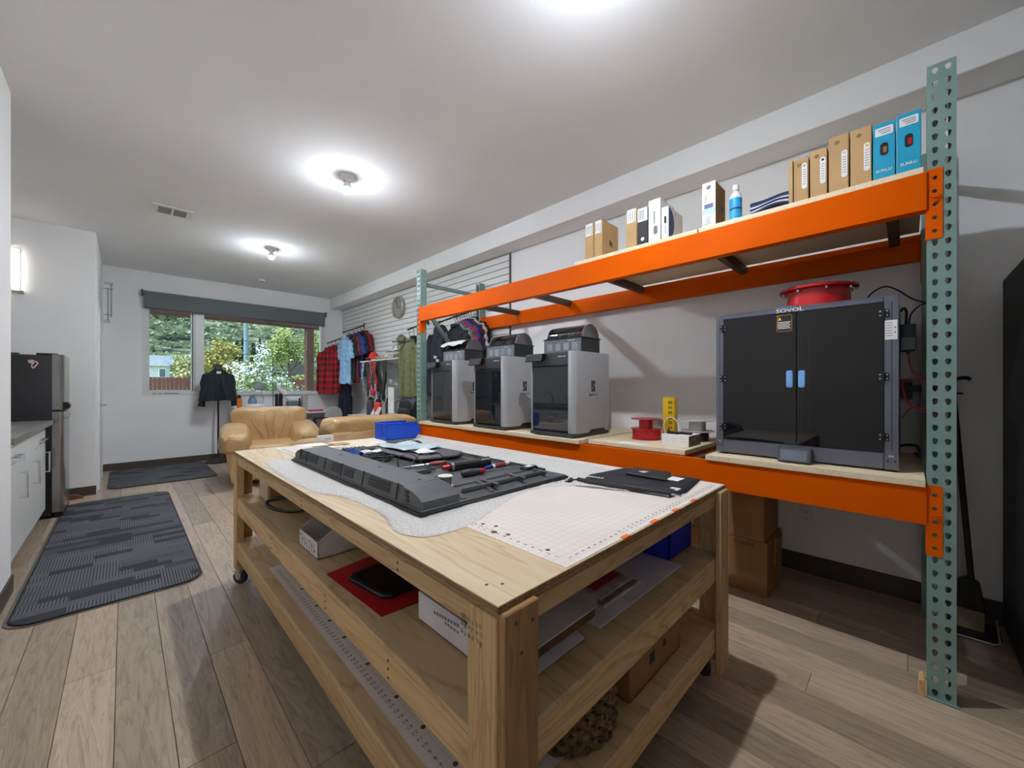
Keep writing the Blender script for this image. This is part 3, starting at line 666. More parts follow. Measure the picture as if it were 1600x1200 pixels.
def beam(x, front, zt):
    s = -1 if front else 1                      # outward direction
    x0, x1 = (x-.012, x+.043) if front else (x-.043, x+.012)
    bm_ = part('beam', ORANGE, rack, lambda b: b.prism([(x0, zt-.145), (x1, zt-.145), (x1, zt-.04 if front else zt), ((x0+x1)/2, zt-.04 if front else zt), ((x0+x1)/2, zt), (x0, zt if front else zt-.04)] if front else [(x0, zt-.145), (x1, zt-.145), (x1, zt), ((x0+x1)/2, zt), ((x0+x1)/2, zt-.04), (x0, zt-.04)], 'Y', YP, YF, b=.004, seg=2))
    for ye, d in ((YP, -1), (YF, 1)):
        def con(b):
            z0, z1 = zt-.262, zt+.008
            hl = [circle(.022, z0+.03+k*.0508, .0075, 10) for k in range(5)]
            xf = x+s*.0035
            holed(b, .043, z0, z1, hl, lambda a, c, dd: (xf-s*dd, ye+d*(a-.002), c), .0035)
            b.box(x, x-s*.055, ye-d*.0035, ye, z0, z1)
        c = part('connector', ORANGE, bm_, con, smooth=20)
        part('safety_clip', ORANGE, bm_, lambda b: (b.tube(spline([(x+s*.006, ye+d*.012, zt-.10), (x+s*.012, ye+d*.024, zt-.104), (x+s*.011, ye+d*.036, zt-.098)], 4), .003, 6), b.cyl((x, ye+d*.022, zt-.118), (x+s*.010, ye+d*.022, zt-.118), .0055, seg=10)))
for zt in (2.03, .812):
    beam(XP, True, zt); beam(XR+.0762, False, zt)
CB = mat('cross_bar_paint', (70, 52, 42), .5)
for y in (1.56, .80, .05, 2.30, 3.0): bx('cross_bar', CB, rack, XP+.02, XR+.05, y-.022, y+.022, 1.978, 2.028, b=.003)
for y in (3.0, 2.3, 1.55, .82, .1): bx('cross_bar', CB, rack, XP+.02, XR+.05, y-.022, y+.022, .77, .811, b=.003)
sh = part('wood_shim', PINE['Z'], None, lambda b: b.prism([(-.054, 0), (-.030, 0), (-.032, .055), (-.045, .06), (-.054, .055)], 'X', 2.20, 2.27)); tag(sh, 'small wooden block against the foot of the front upright', 'shim')
for y0, y1, x0, zt, lab in ((-.045, .797, 2.205, 2.03, 'particle board shelf on the top beams by the near upright'), (.803, 1.62, 2.205, 2.03, 'particle board shelf on the top beams, far piece'),
      (2.86, 3.60, 2.185, .812, 'particle board under the farthest grey printer'), (2.19, 2.85, 2.175, .812, 'particle board under the middle grey printer'),
      (1.56, 2.18, 2.17, .812, 'particle board under the nearest grey printer'), (.885, 1.535, 2.245, .812, 'particle board holding the filament spools'), (-.05, .755, 2.185, .812, 'particle board under the big black printer')):
    tag(MB().box(x0, 3.03, y0, y1, zt, zt+.027, b=.0015).build('shelf_board', CHIP), lab, 'board', 'particle board shelves on the rack')
# ================================================================== workbench
TX0, TX1, TY0, TY1, TZ = .482, 1.742, .525, 2.944, .80
wb = thing('workbench', 'large pine workbench on casters with plywood top and two shelves', 'workbench', ((TX0+TX1)/2, (TY0+TY1)/2, 0))
bx('top', PLY, wb, TX0, TX1, TY0, TY1, .784, TZ, b=.001)
part('top_edge', PLYEDGE, wb, lambda b: (b.box(TX0-.0006, TX1+.0006, TY0-.0006, TY0+.001, .786, .798), b.box(TX0-.0006, TX0+.001, TY0, TY1, .786, .798)))
part('top_ply', PLYEDGE, wb, lambda b: b.box(TX0+.003, TX1-.003, TY0+.003, TY1-.003, .775, .784))
# rails: long ones in Y on the sides, short ones in X at the ends
for z0, z1 in ((.728, .775), (.43, .508), (.155, .235)):
    for x in (TX0+.004, TX1-.042): bx('rail', PINE['Y'], wb, x, x+.038, TY0+.05, TY1-.05, z0, z1, b=.002)
    for y in (TY0+.008, TY1-.046): bx('rail', PINE['X'], wb, TX0+.042, TX1-.042, y, y+.038, z0, z1, b=.002)
for z0 in (.508, .235): bx('shelf', PLYX, wb, TX0+.004, TX1-.004, TY0+.008, TY1-.008, z0, z0+.017, b=.001)
for z0 in (.43, .155):
    for y in (1.3, 2.1): bx('joist', PINE['X'], wb, TX0+.05, TX1-.05, y, y+.038, z0, z0+.077, b=.002)
for sx, sy in ((0, 0), (0, 1), (1, 0), (1, 1)):
    x = TX0 if sx == 0 else TX1; y = TY0 if sy == 0 else TY1; dx = 1 if sx == 0 else -1; dy = 1 if sy == 0 else -1
    bx('leg', PINE['Z'], wb, x-dx*.002, x+dx*.038, y+dy*.002, y+dy*.089, .085, .775, b=.003)
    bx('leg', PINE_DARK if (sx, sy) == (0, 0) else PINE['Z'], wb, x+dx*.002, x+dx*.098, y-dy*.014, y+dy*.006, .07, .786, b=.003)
    cx, cy = x+dx*.022, y+dy*.075
    T = Matrix.Translation((cx, cy, 0)) @ Matrix.Rotation(math.radians(38 if sx == 0 else -50), 4, 'Z')
    def fork(b):
        b.xf = T; b.box(-.03, .03, -.03, .03, .082, .089, b=.002); b.cyl((0, .01, .070), (0, .01, .083), .017)
        for s in (-1, 1): b.prism([(-.02, .071), (.025, .071), (.012, .034), (-.012, .034)], 'X', s*.020-.0015, s*.020+.0015)
    cs = part('caster', STEEL, wb, fork)
    def whl(b): b.xf = T; b.lathe([(.012, -.014), (.037, -.014), (.042, -.009), (.042, .009), (.037, .014), (.012, .014)], (0, 0, .042), 28, 'X')
    part('wheel', mat('caster_rubber', (44, 46, 46), .6), cs, whl)
    def hub(b): b.xf = T; b.lathe([(0, -.0155), (.018, -.0155), (.018, .0155), (0, .0155)], (0, 0, .042), 16, 'X')
    part('hub', mat('caster_hub', (120, 126, 120), .5), cs, hub)
# screw heads / knots on the visible boards
SCR = mat('screw_head', (84, 66, 48), .5, .3)
sp_list = [((TX0+.003, y, z), (TX0+.0055, y, z)) for y in (.9, 1.65, 2.4) for z in (.742, .76)]+[((TX0+.003, y, z), (TX0+.0055, y, z)) for y in (.95, 1.4, 2.1) for z in (.445, .468, .49)]
sp_list += [((x, TY0-.0146, z), (x, TY0-.013, z)) for x, z in ((.515, .762), (.56, .75), (.53, .70), (.505, .40), (1.68, .62), (1.66, .33))]+[((x, y, TZ-.001), (x, y, TZ+.0005)) for x, y in ((.52, .60), (.545, .58))]
for a_, c_ in sp_list: part('screw', SCR, wb, lambda b: b.cyl(a_, c_, .0038, seg=10))
# lumber stamp on the near leg
def stamp(b):
    r = random.Random(5)
    for row in range(3):
        for k in range(6):
            y = .635-k*.012-r.random()*.003; z = .748-row*.016
            for q in range(2): b.box(TX0-.0026, TX0-.0015, y-r.random()*.007-.002, y, z-r.random()*.006-.001-q*.004, z-q*.004)
part('lumber_stamp', mat('faded_ink', (150, 136, 114), .8), wb, stamp, smooth=0)

# ------------------------------------------------------------------ gridded pattern mats
def matmat():
    t = NT('cutting_mat_print'); p = t.p
    tc = t.add('ShaderNodeTexCoord'); sp = t.add('ShaderNodeSeparateXYZ'); t.l(tc.outputs['Object'], sp.inputs[0])
    def lines(o, step, wdt):
        fr_ = t.math('FRACT', t.math('DIVIDE', o, step)); return t.math('LESS_THAN', fr_, wdt/step)
    l1 = t.math('MAXIMUM', lines(sp.outputs[0], .0254, .0012), lines(sp.outputs[1], .0254, .0012))
    nz = t.add('ShaderNodeTexNoise'); nz.inputs['Scale'].default_value = 5; t.l(tc.outputs['Object'], nz.inputs['Vector'])
    base = t.ramp(nz.outputs['Fac'], [(.3, (230, 218, 206)), (.7, (238, 228, 220))])
    t.l(t.mix(t.math('MULTIPLY', l1, .55), base, (168, 152, 150)), p.inputs['Base Color']); p.inputs['Roughness'].default_value = .3
    return t.m
MM = matmat(); DOT = mat('mat_print_brown', (84, 58, 54), .6)
def pattern_mat(label, x0, x1, y0, y1, z, nums_edges, dots):
    o = thing('pattern_mat', label, 'mat', ((x0+x1)/2, (y0+y1)/2, z), group='gridded cutting mats')
    bx('sheet', MM, o, x0, x1, y0, y1, z, z+.0012, b=0)
    digits = [text_mesh(str(k), .016, .0001) for k in range(10)]
    b = bmesh.new()
    def put(n, x, y, ang):
        s = str(n)
        for i, ch in enumerate(s):
            m_ = digits[int(ch)].copy(); off = (i-(len(s)-1)/2)*.010
            m_.transform(Matrix.Translation((x, y, z+.0014)) @ Matrix.Rotation(ang, 4, 'Z') @ Matrix.Translation((off, 0, 0)))
            b.from_mesh(m_); bpy.data.meshes.remove(m_)
    for kind in nums_edges:
        if kind == 'near':
            k = 1; x = x0+.05
            while x < x1-.03: put(k, x, y0+.026, PI/2); k += 1; x += .0254
        else:
            k = 1; y = y0+.05
            while y < min(y1-.03, y0+2.3): put(k, x0+.028, y, 0); k += 1; y += .0254
    me = bpy.data.meshes.new('numerals'); b.to_mesh(me); b.free(); me.materials.append(DOT); me.transform(WM[o].inverted())
    n_ = bpy.data.objects.new('numerals', me); C.objects.link(n_); n_.parent = o
    for m_ in digits: bpy.data.meshes.remove(m_)
    for x, y, r in dots: part('marker', DOT, o, lambda q: q.cyl((x, y, z+.0011), (x, y, z+.0016), r, seg=12), smooth=0)
    return o
pattern_mat('gridded white cutting mat on top of the workbench', .692, 1.736, .53, 2.90, TZ, ('near', 'left'), [(.735, .62, .006), (.72, .80, .009), (.735, .76, .007), (.74, .87, .006), (.755, .83, .006)])
pattern_mat('gridded cutting mat on the bottom shelf of the workbench', .535, 1.30, .62, 2.35, .252, ('left',), [(.59, y, .007) for y in (.8, .95, 1.1, 1.3, 1.5, 1.65, 1.8, 2.0)])
# orange tape marks on the front edge
for k, x in enumerate((.93, 1.10, 1.25, 1.40)):
    tag(MB().box(x, x+.035, TY0-.0015, TY0+.012, .795, .802).build('tape_mark', mat('orange_tape', (236, 110, 40), .6)), ['orange tape mark on the bench edge, nearest the corner leg', 'orange tape mark on the bench edge, second from the corner leg', 'orange tape mark on the bench edge, third from the corner leg', 'orange tape mark on the bench edge, farthest right'][k], 'tape', 'orange tape marks')

# ------------------------------------------------------------------ bubble foam sheet under the television
def foammat():
    t = NT('foam_wrap'); p = t.p; co = t.coord((1, 1, 1), rnd=False)
    vo = t.add('ShaderNodeTexVoronoi'); vo.inputs['Scale'].default_value = 110; t.l(co, vo.inputs['Vector'])
    t.l(t.ramp(vo.outputs['Distance'], [(.1, (252, 251, 249)), (.7, (232, 228, 222))]), p.inputs['Base Color']); p.inputs['Roughness'].default_value = .35
    tr = t.add('ShaderNodeBsdfTransparent'); mx = t.add('ShaderNodeMixShader'); mx.inputs[0].default_value = .22
    t.l(p.outputs[0], mx.inputs[1]); t.l(tr.outputs[0], mx.inputs[2]); t.l(mx.outputs[0], t.out.inputs[0])
    t.bump(vo.outputs['Distance'], .9, .006); return t.m
foam_outline = [(.53, 2.40), (.512, 2.28), (.496, 1.95), (.505, 1.60), (.555, 1.46), (.575, 1.24), (.558, 1.10), (.53, 1.00), (.555, .915), (.61, .888), (.725, .893), (.865, .95), (1.0, 1.0), (1.13, 1.02), (1.27, .955), (1.345, .85), (1.36, .74), (1.50, .72), (1.62, .80), (1.66, 1.2), (1.60, 1.8), (1.58, 2.30), (1.52, 2.40), (1.2, 2.42), (.9, 2.415), (.66, 2.41), (.58, 2.405)]
def foam(b):
    fo = [Vector((x, y, 0)) for x, y in foam_outline]; sp_ = []
    n = len(fo)
    for i in range(n):
        a, c, d, e = fo[i-1], fo[i], fo[(i+1) % n], fo[(i+2) % n]
        for k in range(4):
            t = k/4; sp_.append(.5*((2*c)+(d-a)*t+(2*a-5*c+4*d-e)*t*t+(3*c-a-3*d+e)*t**3))
    r = random.Random(4); ctr = Vector((1.0, 1.7, 0)); rings = []
    for s_ in (1, .985, .96, .92, .86, .78, .5):
        rings.append([b.v((ctr.x+(p.x-ctr.x)*s_, ctr.y+(p.y-ctr.y)*s_, TZ+.0018+(0 if s_ == 1 else (.0025+.004*r.random() if s_ > .85 else .002)))) for p in sp_])
    for A, B in zip(rings, rings[1:]):
        for k in range(len(A)): b.f([A[k], A[(k+1) % len(A)], B[(k+1) % len(A)], B[k]])
    b.f(rings[-1])
tag(part('foam_wrap', foammat(), None, foam, smooth=80), 'white bubble foam sheet spread under the television', 'foam sheet')

# ------------------------------------------------------------------ television lying face down
TVG = mat('tv_back_plastic', (82, 84, 86), .5, var=.04, scale=10, bump=.15, bscale=500); TVD = mat('tv_dark_recess', (20, 20, 21), .5, var=.1)
TVS = mat('tv_slot', (38, 39, 40), .6, var=.05)
tv = thing('television', 'dark grey television lying face down, back cover up', 'television', (.9975, 1.675, .808))
zb = .808
def tvpanel(b):
    rings = []
    for (xa, xb, ya, yb, h) in ((.64, 1.355, 1.04, 2.31, 0), (.64, 1.355, 1.04, 2.31, .011), (.645, 1.345, 1.052, 2.30, .015), (.66, 1.25, 1.135, 2.24, .035), (.70, 1.22, 1.16, 2.22, .0365)):
        rings.append([b.v((x, y, zb+h)) for x, y in ((xa, ya), (xb, ya), (xb, yb), (xa, yb))])
    for A, B in zip(rings, rings[1:]):
        for k in range(4): b.f([A[k], A[(k+1) % 4], B[(k+1) % 4], B[k]])
    b.f(rings[0][::-1]); b.f(rings[-1])
part('panel', TVG, tv, tvpanel, smooth=20)
for x in (.80, .93, 1.10, 1.24): part('slope_rib', TVG, tv, lambda b: b.prism([(1.046, zb+.010), (1.135, zb+.030), (1.15, zb+.041), (1.135, zb+.0405), (1.05, zb+.019)], 'X', x, x+.02, b=.002))
for x0_, x1_ in ((.83, .92), (.96, 1.09), (1.13, 1.23)): part('slope_step', TVS, tv, lambda b: b.prism([(1.085, zb+.021), (1.10, zb+.0245), (1.10, zb+.0275), (1.085, zb+.0245)], 'X', x0_, x1_), smooth=0)
part('lower_housing', TVG, tv, lambda b: (b.prism([(.645, zb+.014), (.655, zb+.066), (.78, zb+.070), (.81, zb+.036), (.81, zb+.014)], 'Y', 1.16, 2.22, b=.003),
     b.prism([(1.045, zb+.012), (1.16, zb+.012), (1.16, zb+.068), (1.11, zb+.062), (1.07, zb+.05), (1.045, zb+.038)], 'X', .646, .79, b=.003),
     b.prism([(2.22, zb+.012), (2.30, zb+.012), (2.30, zb+.038), (2.27, zb+.056), (2.22, zb+.068)], 'X', .646, .79, b=.003)))
for k, (y0, y1) in enumerate(((1.26, 1.42), (1.56, 1.65), (1.70, 1.79), (1.97, 2.10), (2.13, 2.20))):
    for q in range(4): part('vent_slot', TVS, tv, lambda b: b.prism([(.6462+q*.0022, zb+.026+q*.010), (.6440+q*.0022, zb+.026+q*.010), (.6455+q*.0022, zb+.032+q*.010), (.6477+q*.0022, zb+.032+q*.010)], 'Y', y0, y1), smooth=0)
for y in (1.205, 1.47, 1.68, 1.87, 2.115, 2.21): part('seam', TVD, tv, lambda b: b.prism([(.6425, zb+.015), (.646, zb+.015), (.656, zb+.068), (.6525, zb+.068)], 'Y', y, y+.006), smooth=0)
for q in range(3): bx('grille_slot', TVD, tv, .643, .65, 1.125, 1.145, zb+.022+q*.013, zb+.031+q*.013, b=0)
bx('edge_trim', TVD, tv, .632, 1.362, 1.032, 2.318, zb-.002, zb+.007, b=.002)
for i, (x0, x1, y0, y1) in enumerate(((.83, 1.24, 1.08, 1.09), (.83, 1.24, 1.135, 1.142), (.96, .975, 1.05, 1.16), (1.10, 1.115, 1.05, 1.16), (1.24, 1.25, 1.06, 2.28), (.84, .95, 1.30, 1.308), (.84, 1.0, 1.44, 1.448), (1.28, 1.29, 1.1, 2.25))):
    bx('rib', TVG, tv, x0, x1, y0, y1, zb+.028, zb+.0405, b=.002)
for y in (1.25, 1.5, 1.75, 2.0, 2.2): part('side_rib', TVG, tv, lambda b: b.prism([(1.24, zb+.03), (1.345, zb+.012), (1.345, zb+.018), (1.24, zb+.041)], 'Y', y, y+.03))
part('inner_recess', TVD, tv, lambda b: b.box(.85, 1.20, 1.52, 2.25, zb+.034, zb+.0375))
part('board_cover', TVG, tv, lambda b: b.prism([(.965, 1.60), (1.16, 1.56), (1.24, 1.62), (1.24, 2.02), (1.0, 2.10), (.95, 2.0)], 'Z', zb+.046, zb+.058, b=.004))
part('cover_stand', TVD, tv, lambda b: b.prism([(.98, 1.62), (1.15, 1.585), (1.22, 1.63), (1.22, 2.0), (1.01, 2.07), (.965, 1.98)], 'Z', zb+.034, zb+.047))
part('screw_hole', TVD, tv, lambda b: [b.cyl((x, y, zb+.060 if c else zb+.069), (x, y, zb+.0595 if c else zb+.0705), .006, seg=10) for x, y, c in ((1.0, 1.66, 1), (1.18, 1.62, 1), (1.2, 1.95, 1), (.73, 1.2, 0), (.73, 1.5, 0), (.73, 1.9, 0))])
for k in range(6): bx('cooling_fin', mat('heatsink', (72, 70, 68), .5), tv, .86+k*.022, .872+k*.022, 2.08, 2.22, zb+.036, zb+.05, b=.001)

# ------------------------------------------------------------------ things lying on the television and the bench top
zt = zb+.037
sp = thing('solder_spool', 'white spool of solder wire standing on the television', 'spool', (.815, 1.165, zt))
part('reel', WHITE, sp, lambda b: b.lathe([(.008, 0), (.026, 0), (.026, .003), (.014, .004), (.014, .034), (.026, .035), (.026, .038), (.008, .038)], seg=28), local=True)
part('solder', mat('solder_wire', (132, 124, 92), .35, .7, var=.15, scale=90), sp, lambda b: b.lathe([(.014, .004)]+[(.0215+.0006*(k % 2), .005+k*.0019) for k in range(15)]+[(.014, .034)], seg=28), local=True)
fl_ = thing('heat_tool', 'black cylindrical heat tool with silver collar on the television', 'hand tool', (1.06, 1.345, zt))
fl_.rotation_euler.z = 0
a0, a1 = Vector((.965, 1.355, zt+.018)), Vector((1.10, 1.335, zt+.018)); a2 = Vector((1.155, 1.315, zt+.022))
part('barrel', BLACK, fl_, lambda b: b.cyl(a0, a1, .017, seg=20))
part('collar', STEEL, fl_, lambda b: b.cyl(a0+(a1-a0)*.06, a0+(a1-a0)*.14, .0185, seg=20))
part('head', BLACK, fl_, lambda b: (b.cyl(a1, a1+(a2-a1)*.3, .017, .022, 20), b.cyl(a1+(a2-a1)*.3, a2, .0225, .0235, 20)))
part('lens', DGREY, fl_, lambda b: b.cyl(a2, a2+(a2-a1).normalized()*.001, .019, seg=20))
part('grip', RED, fl_, lambda b: b.cyl(a0-(a1-a0).normalized()*.03, a0, .010, .013, 12))
sc_ = thing('screwdriver', 'screwdriver with dark grey and red handle on the television', 'screwdriver', (1.0, 1.225, zt))
s0, s1, s2 = Vector((.935, 1.228, zt+.015)), Vector((1.02, 1.222, zt+.013)), Vector((1.225, 1.187, zt+.006))
part('handle', DGREY, sc_, lambda b: b.tube([s0, s0+(s1-s0)*.1, s0+(s1-s0)*.5, s1], [.007, .014, .0155, .011], 12))
part('ferrule', RED, sc_, lambda b: b.tube([s1, s1+(s2-s1)*.06, s1+(s2-s1)*.12], [.012, .013, .007], 12))
part('shaft', STEEL, sc_, lambda b: b.cyl(s1+(s2-s1)*.1, s2, .0032, seg=10))
pn = thing('glue_tube', 'white tube with blue cap lying beside the screwdriver', 'tube', (1.16, 1.255, zt))
part('cap', mat('blue_cap', (30, 40, 130), .4), pn, lambda b: b.tube([(1.06, 1.245, zt+.012), (1.09, 1.25, zt+.012), (1.115, 1.253, zt+.012)], [.006, .010, .010], 12))
part('barrel', WHITE, pn, lambda b: b.tube([(1.115, 1.253, zt+.012), (1.225, 1.27, zt+.012), (1.235, 1.272, zt+.012)], [.0098, .0098, .005], 12))
part('label', mat('red_print', (150, 60, 60), .5), pn, lambda b: b.tube([(1.13, 1.2555, zt+.0122), (1.20, 1.266, zt+.0122)], .0101, 12))
kb = thing('plastic_box', 'small black plastic box with white label on the television', 'box', (1.24, 1.155, zt-.002))
bx('body', BLACK, kb, 1.205, 1.28, 1.135, 1.175, zt-.002, zt+.012, b=.004); bx('label', PAPER, kb, 1.225, 1.26, 1.143, 1.166, zt+.0118, zt+.0126, b=0)
si = thing('soldering_iron', 'steel soldering iron resting on the television', 'soldering iron', (.91, 1.49, zt))
part('barrel', STEEL, si, lambda b: b.tube([(.835, 1.52, zt+.008), (.86, 1.513, zt+.01), (.955, 1.49, zt+.012)], [.002, .0045, .006], 10))
part('handle', mat('iron_handle', (150, 70, 66), .4), si, lambda b: b.tube([(.955, 1.49, zt+.012), (.975, 1.48, zt+.014), (1.03, 1.465, zt+.014)], [.006, .011, .010], 12))
for k, (pts, lab) in enumerate((([(.84, 1.55, zt+.004), (.83, 1.53, zt+.05), (.88, 1.52, zt+.065), (.93, 1.50, zt+.02), (.94, 1.44, zt+.004)], 'thin black wire looping over the soldering iron'), ([(.86, 1.50, zt+.004), (.93, 1.53, zt+.05), (1.0, 1.48, zt+.055), (1.02, 1.44, zt+.006)], 'thin black wire arching by the heat tool'))):
    tag(part('wire', BLACK, None, lambda b: b.tube(spline(pts, 8), .0022, 6)), lab, 'wire', 'loose wires on the television')
cl = part('clamp', DGREY, None, lambda b: (b.box(.86, .90, 1.385, 1.40, zt, zt+.008, b=.002), b.cyl((.88, 1.39, zt+.008), (.89, 1.40, zt+.026), .007), b.tube(spline([(.85, 1.41, zt+.004), (.88, 1.39, zt+.014), (.92, 1.40, zt+.010), (.94, 1.42, zt+.004)], 4), .004, 6))); tag(cl, 'small dark helping-hand clamp on the television', 'clamp')
def coil(b, c, r, n, seed, rr=.0026):
    q = random.Random(seed); pts = []
    for k in range(n*10):
        t = 2*PI*k/10; pts.append((c[0]+(r*(.8+.4*q.random()))*math.cos(t), c[1]+(r*.6*(.8+.4*q.random()))*math.sin(t), c[2]+.004+.012*q.random()))
    b.tube(spline(pts, 3), rr, 6)
tag(part('cable', BLACK, None, lambda b: coil(b, (.87, 1.78, zt), .06, 4, 1)), 'tangled black cable lying in the open television', 'cable')
tag(part('cable', mat('brown_cable', (70, 60, 54), .5), None, lambda b: coil(b, (.90, 1.90, zt), .05, 3, 2, .002)), 'coil of thin brown cable behind the black cable', 'cable')
tag(part('latex_gloves', mat('blue_latex', (60, 110, 190), .4, var=.1), None, lambda b: b.grid(lambda u, v: (.80+.12*u+.012*math.sin(9*v), 1.99+.10*v+.01*math.sin(11*u), zt+.036*max(0, math.sin(PI*u)*math.sin(PI*v))*(.6+.4*math.sin(13*u+7*v))+.002), 14, 12), solid=.002), 'crumpled blue gloves beside the television vents', 'gloves')
pb = lambda x0, x1, y0, y1, z, seed: (lambda b: b.grid(lambda u, v: (x0+(x1-x0)*u, y0+(y1-y0)*v+.01*math.sin(5*u+seed), z+.004+.012*abs(math.sin(4*u+seed)*math.sin(3*v+seed))), 14, 12))
tag(part('plastic_bag', mat('clear_bag', (206, 224, 232), .25, var=.08, scale=30), None, pb(1.0, 1.22, 1.78, 2.10, zb+.058, 1), smooth=60, solid=.001), 'clear plastic bag on top of the television cover', 'plastic bag')
tag(part('tissue', PAPER, None, pb(1.03, 1.13, 1.66, 1.78, zb+.058, 2.2), smooth=60, solid=.001), 'crumpled white tissue on the television cover', 'tissue')
tag(part('paper_card', PAPER, None, pb(.86, .95, 1.93, 2.0, zt+.014, .4), smooth=60, solid=.001), 'small white paper scrap in the open television', 'paper')
hd = thing('circuit_stack', 'stack of dark circuit boards in front of the blue bin', 'circuit board', (1.22, 2.22, zt))
bx('board', BLACK, hd, 1.14, 1.32, 2.14, 2.27, zt, zt+.01, b=.002); bx('board', mat('pcb', (40, 60, 54), .4, var=.3, scale=60), hd, 1.15, 1.31, 2.15, 2.28, zt+.012, zt+.017, b=.001)
for k in range(8): bx('chip', GREY, hd, 1.155+k*.019, 1.168+k*.019, 2.17+.04*(k % 2), 2.2+.04*(k % 2), zt+.017, zt+.022, b=.001)
# small parts at the far end of the bench
wbx = thing('white_box', 'small white carton standing on flat boxes at the bench end', 'box', (.99, 2.86, TZ+.012))
bx('carton', PAPER, wbx, .94, 1.045, 2.84, 2.875, TZ+.012, TZ+.062, b=.004, seg=2); part('print', GINK, wbx, lambda b: [b.box(.985+k*.008, .990+k*.008, 2.8392, 2.8402, TZ+.034, TZ+.040) for k in range(5)], smooth=0)
for x0, x1, y0, y1, z0, z1, m_, nm, lab in ((.88, 1.0, 2.74, 2.89, TZ, TZ+.012, KRAFT, 'flat_box', 'flat kraft box under the small white carton'), (1.0, 1.10, 2.70, 2.80, TZ, TZ+.010, KRAFT, 'flat_box', 'flat kraft card right of the small white carton'), (.90, 1.0, 2.52, 2.58, TZ+.002, TZ+.022, PAPER, 'plastic_bag', 'small white packet beside the television corner'), (1.08, 1.32, 2.52, 2.83, TZ+.001, TZ+.005, mat('cream_card', (226, 214, 190), .7), 'card_sheet', 'cream cardboard sheet lying behind the television'), (1.33, 1.45, 2.72, 2.91, TZ+.001, TZ+.003, PAPER, 'paper_sheet', 'white paper sheet left of the blue bin'), (.66, .80, 2.24, 2.36, .885, .889, PAPER, 'paper_slip', 'white paper slip on the far corner of the television')):
    if nm == 'paper_slip': z0, z1 = TZ+.079, TZ+.081
    tag(MB().box(x0, x1, y0, y1, z0, z1, b=.001).build(nm, m_), lab, 'box' if 'box' in nm else ('packet' if 'bag' in nm else 'paper'))
# blue stacking bin on the bench, another below
BLUE = mat('blue_bin_plastic', (20, 84, 214), .38, var=.03); BLUED = mat('blue_tote_plastic', (24, 52, 190), .4, var=.03)
bb = thing('storage_bin', 'blue plastic stacking bin at the far end of the bench', 'bin', (1.50, 2.78, TZ))
x0, x1, y0, y1, h = 1.36, 1.66, 2.70, 2.87, .125
def openbin(b):
    t = .003; z = TZ+.003
    prof = [(x0+.008, z), (x1-.05, z), (x1, z+.05), (x1, z+.075), (x1-.03, z+h*.8), (x1-.04, z+h), (x0, z+h)]
    for yy in (y0, y1-t): b.prism(prof, 'Y', yy, yy+t)
    b.box(x0+.004, x1-.05, y0, y1, z, z+t); b.box(x0, x0+.004, y0, y1, z, z+h)
    b.prism([(x1-.05, z), (x1, z+.05), (x1-.004, z+.05), (x1-.054, z)], 'Y', y0, y1); b.box(x1-.004, x1, y0, y1, z+.05, z+.075)
part('body', BLUE, bb, openbin, smooth=30)
part('rim', BLUE, bb, lambda b: (b.box(x0-.006, x1-.04, y0-.008, y0, TZ+h-.004, TZ+h+.003, b=.002), b.box(x0-.006, x1-.04, y1, y1+.008, TZ+h-.004, TZ+h+.003, b=.002), b.box(x0-.008, x0, y0, y1, TZ+h-.004, TZ+h+.003, b=.002), b.box(x0-.005, x0, y0+.05, y0+.07, TZ+.02, TZ+h-.004, b=.001)))
# drawstring bag with a wallet
NYL = mat('black_nylon', (30, 31, 36), .55, var=.15, scale=20, bump=.3, bscale=60)
bg = thing('drawstring_bag', 'flat black drawstring bag on the near right of the bench', 'bag', (1.55, .78, TZ))
def softsheet(b, outline, z, th, seed, amp=.006):
    r = random.Random(seed); c = sum((Vector((x, y, 0)) for x, y in outline), Vector())/len(outline); rings = []
    P_ = []
    n = len(outline)
    for i in range(n):
        a, d = outline[i], outline[(i+1) % n]
        for k in range(6): P_.append((a[0]+(d[0]-a[0])*k/6, a[1]+(d[1]-a[1])*k/6))
    for s_, hh in ((1, 0), (1.004, th*.5), (.98, th), (.85, th), (.6, th), (.3, th)):
        rings.append([b.v((c.x+(x-c.x)*s_, c.y+(y-c.y)*s_, z+hh+(amp*r.random() if s_ < .95 else 0))) for x, y in P_])
    for A, B in zip(rings, rings[1:]):
        for k in range(len(A)): b.f([A[k], A[(k+1) % len(A)], B[(k+1) % len(A)], B[k]])
    b.f(rings[-1]); b.f(rings[0][::-1])
part('body', NYL, bg, lambda b: softsheet(b, [(1.40, .975), (1.47, 1.0), (1.725, .96), (1.735, .62), (1.50, .585), (1.385, .60), (1.355, .80)], TZ+.002, .008, 3))
part('bunched_edge', NYL, bg, lambda b: b.tube(spline([(1.36, .98, TZ+.008), (1.345, .88, TZ+.012), (1.36, .78, TZ+.014), (1.385, .68, TZ+.012), (1.40, .60, TZ+.01)], 6), .010, 8))
part('drawstring', BLACK, bg, lambda b: b.tube(spline([(1.38, .97, TZ+.008), (1.34, 1.0, TZ+.006), (1.315, .985, TZ+.006), (1.30, 1.005, TZ+.005)], 6), .004, 6))
part('cord_end', BLACK, bg, lambda b: (b.sph((1.312, .99, TZ+.009), .009), b.sph((1.333, .997, TZ+.009), .010)))
part('care_tag', PAPER, bg, lambda b: (b.box(1.46, 1.50, .605, .64, TZ+.012, TZ+.0135), b.box(1.60, 1.67, .66, .71, TZ+.0135, TZ+.015)), smooth=0)
part('zip_pull', STEEL, bg, lambda b: b.tube(spline([(1.40, .60, TZ+.012), (1.41, .585, TZ+.010), (1.43, .578, TZ+.006)], 4), .004, 6))
